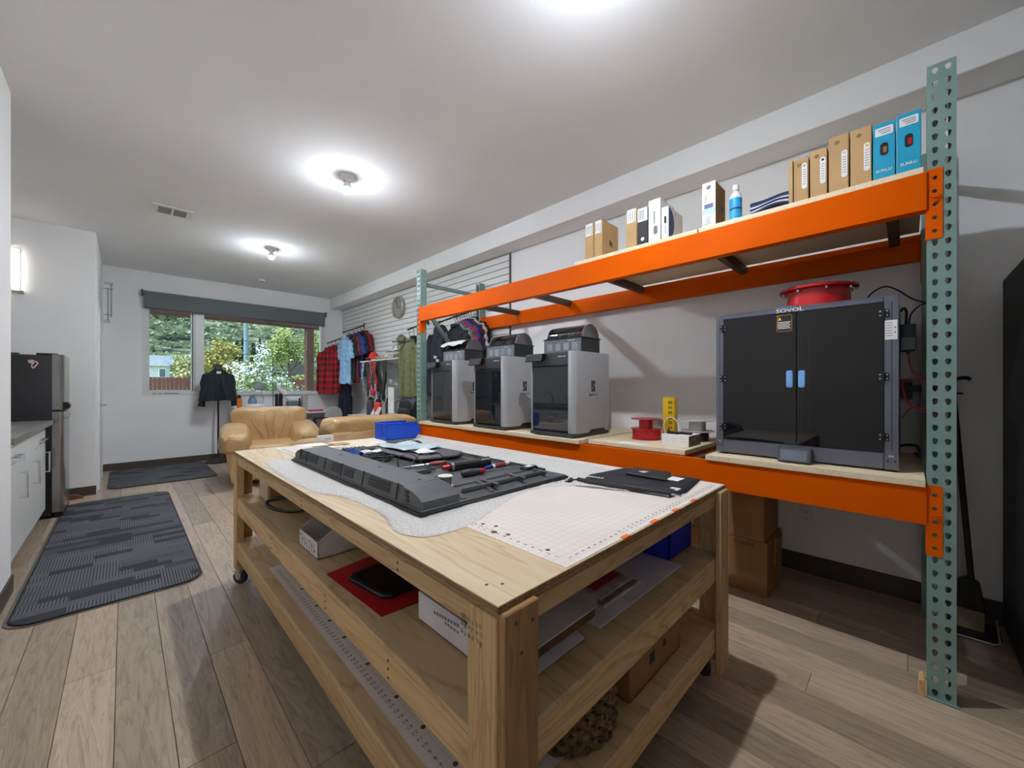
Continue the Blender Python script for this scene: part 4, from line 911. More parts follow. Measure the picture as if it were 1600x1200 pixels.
part('print_mark', PAPER, bg, lambda b: [b.box(1.405+k*.003, 1.42+k*.003, .955-k*.014, .964-k*.014, TZ+.0158, TZ+.0166) for k in range(5)], smooth=0)
wl = thing('wallet', 'black wallet with red round emblem lying on the bag', 'wallet', (1.62, .80, TZ+.014))
part('cover', mat('black_leather', (34, 34, 38), .5, var=.08, scale=30, bump=.2), wl, lambda b: b.prism([(1.555, .868), (1.69, .905), (1.705, .735), (1.56, .69)], 'Z', TZ+.014, TZ+.026, b=.003))
part('emblem_ring', RED, wl, lambda b: b.lathe([(.013, 0), (.019, 0), (.019, .0006), (.013, .0006)], (1.622, .815, TZ+.026)), smooth=20)
part('emblem', mat('emblem_white', (230, 225, 220), .5), wl, lambda b: (b.prism([(1.600, .805), (1.61, .80), (1.622, .835), (1.612, .838)], 'Z', TZ+.026, TZ+.0268), b.prism([(1.625, .80), (1.64, .81), (1.635, .83), (1.622, .822)], 'Z', TZ+.026, TZ+.0268)), smooth=0)

# ------------------------------------------------------------------ on the middle shelf (top at .525) and bottom shelf (top at .252)
M2 = .525; M3 = .252
wbin = thing('parts_bin_box', 'white cardboard bin box with sloped open front on the middle shelf', 'box', (.70, 1.75, M2))
def binbox(b):
    t = .003; x0, x1, y0, y1 = .535, .86, 1.62, 1.845
    prof = [(x0, M2), (x1, M2), (x1, M2+.13), (x0+.10, M2+.13), (x0, M2+.065)]
    for yy in (y0, y1-t): b.prism(prof, 'Y', yy, yy+t)
    b.box(x0, x1, y0, y1, M2, M2+t); b.box(x1-t, x1, y0, y1, M2, M2+.13); b.box(x0, x0+t, y0, y1, M2, M2+.065)
part('carton', mat('white_board', (214, 206, 200), .75), wbin, binbox, smooth=0)
part('print', GINK, wbin, lambda b: [b.box(.5342, .5350, 1.65+k*.03+(.02 if k > 2 else 0), 1.666+k*.03+(.02 if k > 2 else 0), M2+.02+.012*(k % 3), M2+.027+.012*(k % 3)) for k in range(6)]+[b.box(.5342, .535, 1.66+k*.028, 1.664+k*.028, M2+.012, M2+.05) for k in range(6)], smooth=0)
tag(part('folder', mat('red_folder', (170, 10, 22), .5, var=.05), None, lambda b: b.prism([(.515, 1.47), (.535, 1.087), (.705, 1.075), (.79, 1.10), (.79, 1.48), (.672, 1.50)], 'Z', M2, M2+.003)), 'flat red folder on the middle shelf', 'folder')
tb = thing('tablet', 'black tablet lying on the red folder', 'tablet', (.65, 1.28, M2+.003))
part('case', mat('tablet_case', (24, 26, 28), .4), tb, lambda b: b.prism([(.548, 1.36), (.555, 1.33), (.575, 1.17), (.60, 1.15), (.75, 1.16), (.76, 1.18), (.745, 1.40), (.72, 1.41), (.57, 1.385)], 'Z', M2+.003, M2+.017, b=.004))
part('screen', mat('tablet_glass', (10, 11, 12), .08, coat=.5), tb, lambda b: b.prism([(.57, 1.355), (.592, 1.17), (.745, 1.178), (.73, 1.39)], 'Z', M2+.0168, M2+.0178))
tag(part('looped_strap', BLACK, None, lambda b: b.tube(spline([(.66, 2.38, M2+.05), (.60, 2.46, M2+.06), (.56, 2.50, M2+.035), (.575, 2.44, M2+.012), (.63, 2.32, M2+.008), (.70, 2.26, M2+.02)], 8), [.004+.006*abs(math.sin(PI*k/40)) for k in range(41)], 8)), 'black looped strap standing on the middle shelf', 'strap')
tag(MB().box(.72, .80, 2.12, 2.22, M2, M2+.045, b=.004).build('black_case', BLACK), 'small black case behind the looped strap', 'case')
cb_ = thing('shipping_box', 'brown shipping box at the far end of the middle shelf', 'box', (.78, 2.72, M2))
bx('carton', KRAFT2, cb_, .60, .98, 2.62, 2.86, M2, M2+.15, b=.003); bx('tape', mat('tape_clear', (206, 190, 170), .3), cb_, .598, .6, 2.66, 2.84, M2+.0, M2+.15, b=0)
lam = part('laminate_sheet', mat('white_panel', (216, 212, 218), .4), None, lambda b: b.prism([(.94, .605), (1.49, .60), (1.49, .85), (.94, .85)], 'Z', M2, M2+.004)); tag(lam, 'white panel sheet lying on the middle shelf', 'panel')
for k, (x0, x1, y0, y1, c, lab) in enumerate(((1.03, 1.26, .645, .80, (206, 200, 196), 'lowest magazine of the stack on the white panel'), (1.025, 1.24, .65, .80, (120, 110, 108), 'grey magazine in the middle of the stack'), (1.04, 1.235, .665, .81, (196, 190, 186), 'upper pale magazine of the stack'), (1.07, 1.22, .70, .81, (170, 40, 40), 'red covered booklet on top of the magazine stack'))):
    tag(MB().box(x0, x1, y0, y1, M2+.004+k*.006, M2+.0098+k*.006, b=.0008).build('magazine', mat('magazine_%d' % k, c, .4, var=.2, scale=25)), lab, 'magazine', 'magazines on the middle shelf')
ob_ = thing('open_carton', 'open white carton with raised flaps behind the near corner leg', 'box', (.78, .78, M2))
WB2 = mat('white_board2', (210, 204, 206), .7)
part('tray', KRAFT2, ob_, lambda b: (b.box(.605, .93, .66, .99, M2, M2+.004), b.box(.926, .93, .66, .99, M2, M2+.06), b.box(.605, .93, .986, .99, M2, M2+.07), b.box(.605, .93, .66, .664, M2, M2+.025)))
part('side_wall', WB2, ob_, lambda b: b.box(.600, .605, .66, .99, M2+.012, M2+.088))
part('flap', WB2, ob_, lambda b: b.prism([(.66, M2+.026), (.60, M2+.012), (.60, M2+.015), (.66, M2+.030)], 'X', .66, .86))
part('top_panel', WB2, ob_, lambda b: b.prism(rrect(.607, .965, .605, .93, .05), 'Z', M2+.066, M2+.070))
part('edge', mat('corrugate_shadow', (104, 74, 44), .9), ob_, lambda b: b.prism(rrect(.61, .962, .609, .92, .05), 'Z', M2+.040, M2+.066))  # brown corrugated layer, darkened to paint the shadow gap under the panel
part('print', GINK, ob_, lambda b: [b.box(.5992, .6002, .80+k*.013, .808+k*.013, M2+.066-.0012*k, M2+.074-.0012*k) for k in range(9)]+[b.box(.5992, .6002, .80+k*.013, .808+k*.013, M2+.05, M2+.056) for k in range(5)], smooth=0)
tote = thing('storage_tote', 'deep blue plastic tote under the right end of the bench top', 'bin', (1.60, .80, M2))
def totef(b):
    for a0, a1, c0, c1 in ((1.50, 1.715, .65, .654), (1.50, 1.715, 0.97, 0.974), (1.50, 1.504, .65, 0.974), (1.711, 1.715, .65, 0.974)): b.box(a0, a1, c0, c1, M2, M2+.12)
    b.box(1.50, 1.715, .65, 0.974, M2, M2+.003)
part('body', BLUED, tote, totef, smooth=0)
part('rim', BLUED, tote, lambda b: (b.box(1.492, 1.722, .642, .65, M2+.11, M2+.123, b=.002), b.box(1.492, 1.5, .65, 0.98, M2+.11, M2+.123, b=.002), b.box(1.5, 1.722, 0.974, 0.982, M2+.11, M2+.123, b=.002)))
lb = thing('carton', 'open kraft carton with black liner on the bottom shelf', 'box', (1.27, .70, M3))
def carton(b, x0, x1, y0, y1, z, h, t=.004):
    b.box(x0, x1, y0, y0+t, z, z+h); b.box(x0, x1, y1-t, y1, z, z+h); b.box(x0, x0+t, y0+t, y1-t, z, z+h); b.box(x1-t, x1, y0+t, y1-t, z, z+h); b.box(x0, x1, y0, y1, z, z+t)
part('walls', KRAFT2, lb, lambda b: carton(b, 1.07, 1.44, .585, .87, M3, .125), smooth=0)
part('liner', NYL, lb, lambda b: b.grid(lambda u, v: (1.08+.35*u, .595+.26*v, M3+.10+.03*math.sin(7*u+2)*math.sin(5*v)+.012*math.sin(19*u)), 20, 14), smooth=60)
part('print', INK, lb, lambda b: (b.lathe([(.010, -.0006), (.013, -.0006), (.013, .0006), (.010, .0006)], (1.31, .585, M3+.075), 16, 'Y'), b.box(1.20, 1.235, .5844, .5852, M3+.05, M3+.085)), smooth=0)
gp = part('green_packet', mat('green_packet', (90, 140, 70), .5), None, lambda b: b.box(1.085, 1.13, .62, .70, M3+.131, M3+.143, b=.004)); tag(gp, 'small green packet in the lined carton', 'packet')
wk = thing('woven_basket', 'round brown woven basket on the bottom shelf', 'basket', (.91, .72, M3))
SH = mat('woven_seagrass', (100, 76, 48), .8, var=.5, scale=60, bump=.6)
for k in range(9):
    part('coil', SH, wk, lambda b: b.tube([(.91+(.15+.006*math.sin(t*24*2*PI/96+k*PI))*math.cos(2*PI*t/96), .72+(.15+.006*math.sin(t*24*2*PI/96+k*PI))*math.sin(2*PI*t/96), M3+.012+k*.0175+.003*math.sin(t*2*PI*24/96)) for t in range(97)], .0105, 6))
part('bottom', SH, wk, lambda b: b.cyl((.91, .72, M3), (.91, .72, M3+.006), .15, seg=32))
# ================================================================== grey enclosed 3D printers with filament units on top
DGL = NT('smoked_door_glass'); DGL.p.inputs['Base Color'].default_value = rgba((26, 29, 33)); DGL.p.inputs['Roughness'].default_value = .03; DGL.p.inputs['IOR'].default_value = 1.75
_n = DGL.add('ShaderNodeTexNoise'); _n.inputs['Scale'].default_value = 2; DGL.l(DGL.coord(rnd=False), _n.inputs['Vector']); DGL.l(DGL.ramp(_n.outputs['Fac'], [(.3, (24, 27, 31)), (.7, (32, 35, 39))]), DGL.p.inputs['Base Color'])
DGLASS = DGL.m
SMOKE = glass('smoked_lid', (150, 152, 156), .06, .10)
CLEAR = glass('clear_lid', (214, 220, 222), .08, .12)
Z1 = .839
def plan(x0, x1, y0, y1, r, n=6):
    """plan outline of a side wall with its outer front corner rounded (outer side is y0)"""
    s = 1 if y1 > y0 else -1
    pts = [(x0+r-r*math.cos(math.radians(90*k/n)), y0+s*(r-r*math.sin(math.radians(90*k/n)))) for k in range(n+1)]
    return pts+[(x1, y0), (x1, y1), (x0, y1)]
PD, PWD, PH = .45, .205, .613
def make_printer(label, loc):
    p = thing('enclosed_printer', label, '3d printer', loc, group='grey enclosed 3d printers')
    part('side_panel', LGREY, p, lambda b: b.prism([(PD, -PWD), (PD, -PWD+.05)]+[(0.0, -PWD+.05)]+[(.045-.045*math.cos(math.radians(90*k/6)), -PWD+.045-.045*math.sin(math.radians(90*k/6))) for k in range(7)], 'Z', .028, PH, b=.004), local=True)
    part('side_panel', LGREY, p, lambda b: b.prism([(PD, PWD), (PD, PWD-.02), (0, PWD-.02)]+[(.02-.02*math.cos(math.radians(90*k/4)), PWD-.02+.02*math.sin(math.radians(90*k/4))) for k in range(5)], 'Z', .028, PH-.03, b=.004), local=True)
    bx('back_panel', DGREY, p, PD-.02, PD, -PWD+.05, PWD-.02, .03, PH-.02, local=True)
    bx('top_panel', DGREY, p, .03, PD-.02, -PWD+.05, PWD-.02, PH-.02, PH-.004, local=True)
    bx('interior', mat('chamber_dark', (24, 25, 27), .6), p, .02, PD-.02, -PWD+.05, PWD-.02, .03, .5, local=True)
    bx('header', DGREY, p, .004, .05, -PWD+.05, PWD-.02, .512, PH-.012, b=.004, local=True)
    d = bx('door', DGLASS, p, .004, .012, -PWD+.052, PWD-.022, .045, .508, b=.002, local=True)
    bx('handle', BLACK, d, -.006, .006, -PWD+.050, -PWD+.062, .22, .31, b=.003, local=True)
    part('base', DGREY, p, lambda b: (b.prism([(-.004, .008), (PD, .008), (PD, .03), (.30, .03), (.27, .05), (.16, .05), (.13, .03), (-.004, .03)], 'Y', -PWD+.004, PWD-.004, b=.002),), local=True)
    part('foot_recess', BLACK, p, lambda b: b.prism([(.18, .028), (.40, .028), (.375, .05), (.205, .05)], 'Y', -PWD-.0012, -PWD+.01), local=True, smooth=0)
    part('foot', BLACK, p, lambda b: [b.cyl((x, y, 0), (x, y, .01), .018, seg=14) for x in (.05, PD-.05) for y in (-PWD+.05, PWD-.05)], local=True)
    s = part('touch_screen', BLACK, p, lambda b: b.prism([(.006, .56), (-.03, .545), (-.052, .548), (-.040, .595), (-.028, .604), (.03, .606)], 'Y', .055, PWD+.012, b=.004), local=True)
    part('display', mat('display_off', (70, 72, 74), .15, coat=.4), s, lambda b: b.prism([(-.0535, .551), (-.0525, .551), (-.0415, .593), (-.0425, .593)], 'Y', .065, PWD+.004), local=True, smooth=0)
    text('model_print', 'BAMBU LAB', .013, (.0035, -.095, .577), (0, -1, 0), (0, 0, 1), PAPER, p, local=True)
    # emblem and name on the side
    ys = -PWD-.0012; cx, cz = .235, .365; w_, h_ = .045, .082
    def logo(b):
        g = .003
        b.prism([(cx-w_/2, cz-.018), (cx-g, cz-.005), (cx-g, cz+h_/2), (cx-w_/2, cz+h_/2)], 'Y', ys, ys+.001)
        b.prism([(cx-w_/2, cz-h_/2), (cx-g, cz-h_/2), (cx-g, cz-.011), (cx-w_/2, cz-.024)], 'Y', ys, ys+.001)
        b.prism([(cx+g, cz+.016), (cx+w_/2, cz+.004), (cx+w_/2, cz+h_/2), (cx+g, cz+h_/2)], 'Y', ys, ys+.001)
        b.prism([(cx+g, cz-h_/2), (cx+w_/2, cz-h_/2), (cx+w_/2, cz-.002), (cx+g, cz+.010)], 'Y', ys, ys+.001)
    part('emblem', INK, p, logo, local=True, smooth=0)
    text('name_print', 'Bambu Lab', .024, (cx, ys, cz-.062), (1, 0, 0), (0, 0, 1), INK, p, local=True)
    return p
def make_ams(label, loc, lid):
    a = thing('filament_unit', label, 'filament unit', loc, group='filament units on the grey printers')
    W = .175; D = .25
    bx('tray', mat('ams_tray', (52, 54, 57), .4), a, .006, D, -W, W, 0, .112, b=.006, local=True)
    f = bx('front_panel', mat('ams_front', (108, 114, 120), .3), a, 0, .008, -W, W, .006, .108, b=.003, local=True)
    for k in range(4): bx('spool_window', mat('ams_window', (150, 156, 160), .2, var=.08), f, -.0015, .001, -.145+k*.078, -.145+k*.078+.05, .022, .078, b=.004, local=True)
    text('name_print', 'BAMBU LAB', .011, (-.0012, -.09, .094), (0, -1, 0), (0, 0, 1), PAPER, a, local=True)
    bx('rim', BLACK, a, -.003, D+.006, -W-.005, W+.005, .108, .117, b=.003, local=True)
    R = .105; c = D/2+.01
    def half(b, r, y0, y1):
        b.prism([(c-r*math.cos(PI*k/16), .117+.95*r*math.sin(PI*k/16)) for k in range(17)], 'Y', y0, y1)
    l = part('lid', lid, a, lambda b: b.grid(lambda u, v: (c-R*math.cos(PI*u), -W+.01+(2*W-.02)*v, .117+.95*R*math.sin(PI*u)), 20, 2), local=True)
    for y in (-W+.004, W-.016): part('lid_end', mat('lid_end_grey', (118, 120, 126), .4), l, lambda b: half(b, R, y, y+.012), local=True)
    for k in range(4):
        y = -.125+k*.083; part('spool', [RED, mat('spool_grey', (150, 150, 150), .5), BLACK, DGREY][k], a, lambda b: b.lathe([(.02, -.03), (.088, -.03), (.088, -.027), (.07, -.026), (.07, .026), (.088, .027), (.088, .03), (.02, .03)], (c, y, .10), 28, 'Y'), local=True)
    return a
P3 = make_printer('nearest grey enclosed printer, next to the red spools', (2.205, 1.83, Z1))
dup(P3, (2.205, 2.52, Z1), label='middle one of the three grey enclosed printers'); dup(P3, (2.205, 3.20, Z1), label='farthest grey enclosed printer, beside the far green upright')
A3 = make_ams('clear-lidded filament unit on the nearest grey printer', (2.335, 1.835, Z1+PH-.003), SMOKE)
dup(A3, (2.335, 2.52, Z1+PH-.003), label='clear-lidded filament unit on the middle grey printer'); dup(A3, (2.335, 3.20, Z1+PH-.003), label='filament unit under crumpled white wrap on the farthest printer')
wrp = part('plastic_wrap', mat('white_wrap', (214, 216, 212), .35, var=.06), None, lambda b: b.grid(lambda u, v: (2.31+.20*u+.01*math.sin(9*v), 3.04+.36*v, Z1+PH+.125+.09*math.sin(PI*(.12+.5*u))+.008*math.sin(13*v+5*u)), 14, 18), smooth=70, solid=.001); tag(wrp, 'crumpled white plastic sheet over the farthest filament unit', 'wrap')

# ================================================================== big black-doored printer
ALU = mat('grey_aluminium', (104, 106, 116), .35, .35, var=.03, scale=6)
bp = thing('large_printer', 'large grey-framed printer with two dark glass doors', '3d printer', (2.63, .38, .839))
x0, x1, y0, y1, z0, z1 = 2.30, 2.98, .024, .738, .848, 1.588
for ya, yb in ((y0, y0+.046), (y1-.036, y1)): bx('frame_post', ALU, bp, x0, x0+.045, ya, yb, z0, z1, b=.002)
bx('frame_top', ALU, bp, x0, x0+.045, y0+.046, y1-.036, z1-.026, z1, b=.002); bx('frame_bottom', ALU, bp, x0, x0+.045, y0+.046, y1-.036, z0, z0+.07, b=.002)
part('profile_groove', DGREY, bp, lambda b: (b.box(x0-.0006, x0+.001, y0+.020, y0+.024, z0+.08, z1-.03), b.box(x0-.0006, x0+.001, y1-.020, y1-.017, z0+.08, z1-.03), b.box(x0-.0006, x0+.001, y0+.05, y1-.04, z1-.008, z1-.006)), smooth=0)
PAN = mat('printer_panel', (40, 42, 46), .4)
bx('side_panel', PAN, bp, x0+.045, x1, y0+.002, y0+.008, z0, z1-.004); bx('side_panel', PAN, bp, x0+.045, x1, y1-.008, y1-.002, z0, z1-.004)
bx('back_panel', PAN, bp, x1-.006, x1, y0+.008, y1-.008, z0, z1-.004); bx('top_panel', PAN, bp, x0+.045, x1, y0+.008, y1-.008, z1-.012, z1-.002); bx('floor_panel', PAN, bp, x0+.045, x1, y0+.008, y1-.008, z0, z0+.01)
BGL = NT('black_door_glass'); BGL.p.inputs['Roughness'].default_value = .025; BGL.p.inputs['IOR'].default_value = 1.5
_n = BGL.add('ShaderNodeTexNoise'); _n.inputs['Scale'].default_value = 2; BGL.l(BGL.coord(rnd=False), _n.inputs['Vector']); BGL.l(BGL.ramp(_n.outputs['Fac'], [(.3, (13, 13, 14)), (.7, (17, 17, 18))]), BGL.p.inputs['Base Color'])
ym = .377
HB_ = mat('pale_blue_grip', (122, 178, 230), .4, var=.02)
for ya, yb, hy in ((y0+.047, ym-.001, ym-.036), (ym+.001, y1-.037, ym+.012)):
    d = bx('door', BGL.m, bp, x0-.002, x0+.004, ya, yb, z0+.071, z1-.027, b=.001)
    part('handle', HB_, d, lambda b: b.prism(rrect(hy, hy+.027, 1.196, 1.278, .008, 4), 'X', x0-.016, x0-.002, b=.003))
for ya in (y0+.030, y1-.052):
    for z in (1.513, 1.243, .985):
        h = part('hinge', BLACK, bp, lambda b: (b.box(x0-.006, x0-.002, ya, ya+.034, z-.016, z+.016, b=.002), b.cyl((x0-.008, ya+.017, z-.018), (x0-.008, ya+.017, z+.018), .005, seg=10)))
        part('screw', STEEL, h, lambda b: [b.cyl((x0-.0075, ya+q, z+w_), (x0-.0055, ya+q, z+w_), .003, seg=8) for q in (.006, .028) for w_ in (-.009, .009)])
text('name_print', 'SOVOL', .026, (x0-.001, .405, z1-.015), (0, -1, 0), (0, 0, 1), PAPER, bp, bold=True, sx=1.35)
bx('badge', mat('badge_blue', (84, 112, 148), .4), bp, x0-.002, x0+.03, .375, .455, z1-.006, z1+.006, b=.002)
wsn = part('warning_label', BLACK, bp, lambda b: b.prism(rrect(.393, .459, 1.470, 1.553, .005), 'X', x0-.0035, x0-.0025), smooth=0)
part('label_border', mat('label_orange', (220, 150, 50), .5), wsn, lambda b: b.tube([(x0-.0037, a, c) for a, c in rrect(.395, .457, 1.472, 1.551, .005)]+[(x0-.0037, .452, 1.551)], .0011, 6, cap=False))
part('triangle', mat('label_yellow', (236, 214, 40), .5), wsn, lambda b: b.prism([(.452, 1.527), (.437, 1.527), (.4445, 1.543)], 'X', x0-.0042, x0-.0034), smooth=0)
part('text_lines', PAPER, wsn, lambda b: [b.box(x0-.0042, x0-.0034, .400+.004*(k % 2), .452, 1.515-k*.0075, 1.5185-k*.0075) for k in range(5)], smooth=0)
lbl = bx('spec_label', PAPER, bp, x0-.0018, x0, y0+.005, y0+.043, 1.40, 1.482, b=0)
part('text_lines', GINK, lbl, lambda b: [b.box(x0-.0024, x0-.0016, y0+.02, y0+.040, 1.47-k*.011, 1.4725-k*.011) for k in range(6)]+[b.box(x0-.0024, x0-.0016, y0+.009, y0+.014, 1.447-k*.02, 1.453-k*.02) for k in range(2)], smooth=0)
text('post_mark', '04', .016, (x0-.001, y0+.024, .905), (0, -1, 0), (0, 0, 1), PAPER, bp); text('post_mark', 'F1', .012, (x0-.001, y1-.018, .905), (0, -1, 0), (0, 0, 1), PAPER, bp)
part('bolt', BLACK, bp, lambda b: [b.cyl((x0-.002, yy, .885), (x0+.001, yy, .885), .004, seg=10) for yy in (y0+.012, y0+.034, y1-.012, y1-.027)])
for xx, yy in ((x0+.03, y0+.03), (x0+.03, y1-.03), (x1-.04, y0+.03), (x1-.04, y1-.03)): part('foot', BLACK, bp, lambda b: b.cyl((xx, yy, .839), (xx, yy, z0), .02, seg=16))
sc2 = part('touch_screen', DGREY, bp, lambda b: b.prism([(2.228, .846), (2.236, .842), (2.285, .842), (2.30, .88), (2.30, .90), (2.262, .912), (2.252, .910)], 'Y', .312, .443, b=.004))
part('display', mat('display_grey', (104, 112, 124), .12, coat=.4), sc2, lambda b: b.prism([(2.2275, .8525), (2.2285, .851), (2.2518, .9045), (2.2505, .905)], 'Y', .327, .430), smooth=0)
psu = thing('filament_sensor', 'dark grey box hung on the side of the large printer', 'sensor box', (2.49, -.002, 1.36))
bx('housing', DGREY, psu, 2.43, 2.55, -.027, .023, 1.36, 1.475, b=.006, seg=2); bx('cover', GREY, psu, 2.426, 2.43, -.024, .02, 1.362, 1.415, b=.001); bx('plug', BLACK, psu, 2.47, 2.50, -.012, .004, 1.345, 1.36, b=.002)
CW = mat('black_cable', (26, 26, 28), .4)
for pts, r, m_, lab, nm in (([(2.60, .15, 1.588), (2.60, .13, 1.65), (2.60, .08, 1.682), (2.60, .035, 1.66), (2.62, -.02, 1.61), (2.65, -.08, 1.585), (2.72, -.13, 1.58), (3.10, -.16, 1.5)], .0035, CW, 'thin black cable arching from the top of the large printer', 'cable'),
        ([(2.52, -.004, 1.475), (2.54, -.012, 1.53), (2.58, -.04, 1.57), (2.66, -.075, 1.59), (2.90, -.10, 1.60), (3.10, -.12, 1.58)], .0035, CW, 'black cable rising from the sensor box', 'cable'),
        ([(2.50, .004, 1.475), (2.51, .003, 1.54), (2.53, .012, 1.56), (2.58, .02, 1.555)], .005, CW, 'short thick black cable from sensor box to printer', 'cable'),
        ([(2.485, -.004, 1.345), (2.49, -.01, 1.29), (2.52, -.03, 1.25), (2.58, -.075, 1.22), (2.70, -.10, 1.15), (2.74, -.02, 1.10), (2.70, .018, 1.05)], .0025, mat('red_tube', (200, 60, 60), .35), 'thin red tube leaving the sensor box', 'tube'),
        ([(2.62, -.09, 1.22), (2.50, -.03, 1.238), (2.44, .012, 1.232), (2.43, .014, 1.20), (2.45, .0, 1.14), (2.50, -.05, 1.10), (2.60, -.10, 1.08)], .0025, MATS.get('red_tube') or mat('red_tube', (200, 60, 60), .35), 'red tube looping beside the large printer', 'tube'),
        ([(2.62, -.095, 1.21), (2.52, -.04, 1.222), (2.452, .012, 1.222), (2.438, .016, 1.19), (2.46, -.004, 1.125), (2.51, -.055, 1.085), (2.60, -.105, 1.066)], .0025, MATS.get('red_tube') or mat('red_tube', (200, 60, 60), .35), 'second red tube running beside the looping one', 'tube'),
        ([(2.62, .02, .92), (2.58, .0, .93), (2.56, -.03, .93), (2.6, -.04, .90), (2.75, -.042, .86), (2.95, -.03, .85)], .006, CW, 'thick black power cord behind the large printer', 'cable')):
    tag(part(nm, m_, None, lambda b: b.tube(spline(pts, 8), r, 8)), lab, nm)
bar = thing('wall_hook_rail', 'black hook rail fixed to the wall behind the large printer', 'hook rail', (3.06, -.06, 1.15))
bx('rail', BLACK, bar, 3.04, 3.10, -.09, .12, 1.175, 1.205, b=.004); bx('wall_plate', BLACK, bar, 3.09, 3.125, -.02, .05, 1.13, 1.24, b=.003)
part('hook', BLACK, bar, lambda b: (b.tube(spline([(3.07, -.09, 1.19), (3.05, -.13, 1.205), (3.03, -.18, 1.24), (3.02, -.21, 1.245), (3.02, -.225, 1.235)], 6), .009, 8), b.tube(spline([(3.07, -.09, 1.185), (3.05, -.14, 1.17), (3.03, -.20, 1.165)], 6), .005, 8)))
# red flanged drum on top
fg = thing('flanged_drum', 'bright red flanged metal drum with steel bolts on top of the large printer', 'drum', (2.53, .325, z1))
FR = mat('red_enamel', (206, 14, 26), .22, var=.04, coat=.5)
part('drum', FR, fg, lambda b: b.lathe([(.118, 0), (.132, 0), (.132, .098), (.118, .098)], seg=40), local=True)
part('flange', FR, fg, lambda b: b.lathe([(.112, .098), (.158, .098), (.163, .102), (.163, .112), (.158, .116), (.112, .116)], seg=48), local=True)
for k in range(8):
    t = 2*PI*k/8+.35; x, y = .147*math.cos(t), .147*math.sin(t)
    part('bolt', CHROME, fg, lambda b: (b.cyl((x, y, .086), (x, y, .099), .007, seg=6), b.cyl((x, y, .115), (x, y, .121), .008, seg=6)), local=True)

# ================================================================== spools and small things on the shelf
def spool(name, label, loc, R, h, core, m_, fil=None, fr_=None):
    s = thing(name, label, 'spool', loc)
    part('flange', m_, s, lambda b: b.lathe([(.026, 0), (R, 0), (R, .004), (.026, .004)], seg=36), local=True); part('flange', m_, s, lambda b: b.lathe([(.026, h-.004), (R, h-.004), (R, h), (.026, h)], seg=36), local=True)
    part('core', m_, s, lambda b: b.lathe([(.026, .004), (core, .004), (core, h-.004), (.026, h-.004)], seg=28), local=True)
    if fil: part('filament', fil, s, lambda b: b.lathe([(core, .005)]+[(fr_+.0008*(k % 2), .006+k*(h-.012)/16) for k in range(17)]+[(core, h-.005)], seg=36), local=True)
    return s
FILR = mat('red_filament', (176, 16, 34), .3, var=.1, scale=60)
spool('filament_spool', 'full spool of red filament on the board', (2.57, 1.275, Z1), .100, .068, .05, RED, FILR, .094)
spool('filament_spool', 'empty red spool stacked on the full red one', (2.57, 1.28, Z1+.068), .100, .072, .046, RED)
WSP = mat('pale_grey_spool', (206, 206, 204), .4)
spool('filament_spool', 'empty pale grey spool standing on a black tin', (2.73, .995, Z1+.062), .105, .075, .052, WSP)
tag(MB().lathe([(0, 0), (.05, 0), (.052, .004), (.052, .056), (.05, .062), (0, .062)], (2.73, .975, Z1), 24).build('tin', BLACK), 'small black tin under the pale grey spool', 'tin')
spool('filament_spool', 'empty white spool behind the red spools', (2.88, 1.34, Z1), .098, .12, .05, WSP)
ys_ = thing('power_strip', 'yellow power strip standing on end behind the white carton', 'power strip', (2.80, 1.21, Z1))
YEL = mat('yellow_plastic', (232, 190, 24), .4, var=.04)
part('housing', YEL, ys_, lambda b: b.prism([(2.775, 1.252), (2.77, 1.225), (2.772, 1.168), (2.80, 1.16), (2.828, 1.168), (2.828, 1.25)], 'Z', Z1, Z1+.285, b=.006, seg=2))
for k in range(6):
    part('socket', mat('yellow_dark', (186, 146, 10), .5), ys_, lambda b: b.box(2.7685, 2.773, 1.18, 1.212, Z1+.055+k*.036, Z1+.08+k*.036, b=.002))
part('slots', BLACK, ys_, lambda b: [b.box(2.7675, 2.769, 1.186+.014*q, 1.19+.014*q, Z1+.062+k*.036, Z1+.072+k*.036) for k in range(6) for q in range(2)], smooth=0)
bxw = thing('parts_carton', 'small white carton with a speckled end in front of the yellow strip', 'box', (2.46, .995, Z1))
bx('carton', PAPER, bxw, 2.37, 2.56, .912, 1.078, Z1, Z1+.068, b=.002)
part('speckled_end', mat('speckle_print', (110, 92, 78), .6, var=.75, scale=70), bxw, lambda b: b.box(2.372, 2.558, .9112, .9122, Z1+.002, Z1+.066), smooth=0)
part('print', GINK, bxw, lambda b: [b.box(2.3693, 2.3702, .935+(k % 3)*.05, .96+(k % 3)*.05, Z1+.03+.016*(k//3), Z1+.031+.016*(k//3)) for k in range(6)], smooth=0)
mt = thing('multitool', 'folded black multitool lying on the white carton', 'tool', (2.45, .98, Z1+.068))
part('handle', BLACK, mt, lambda b: (b.box(2.40, 2.425, .985, 1.055, Z1+.068, Z1+.084, b=.004), b.box(2.43, 2.455, .92, 1.0, Z1+.068, Z1+.082, b=.004)))
part('jaw', DGREY, mt, lambda b: b.prism([(1.05, Z1+.068), (1.062, Z1+.07), (1.055, Z1+.1), (1.04, Z1+.085)], 'X', 2.405, 2.42))
tag(part('cable', WHITE, None, lambda b: b.tube(spline([(2.62, 1.145, Z1+.01), (2.60, 1.165, Z1+.08), (2.60, 1.155, Z1+.135), (2.60, 1.12, Z1+.157), (2.60, 1.08, Z1+.135), (2.60, 1.055, Z1+.08), (2.60, 1.05, Z1+.02)], 8), .0035, 8)), 'white cable loop standing up behind the white carton', 'cable')
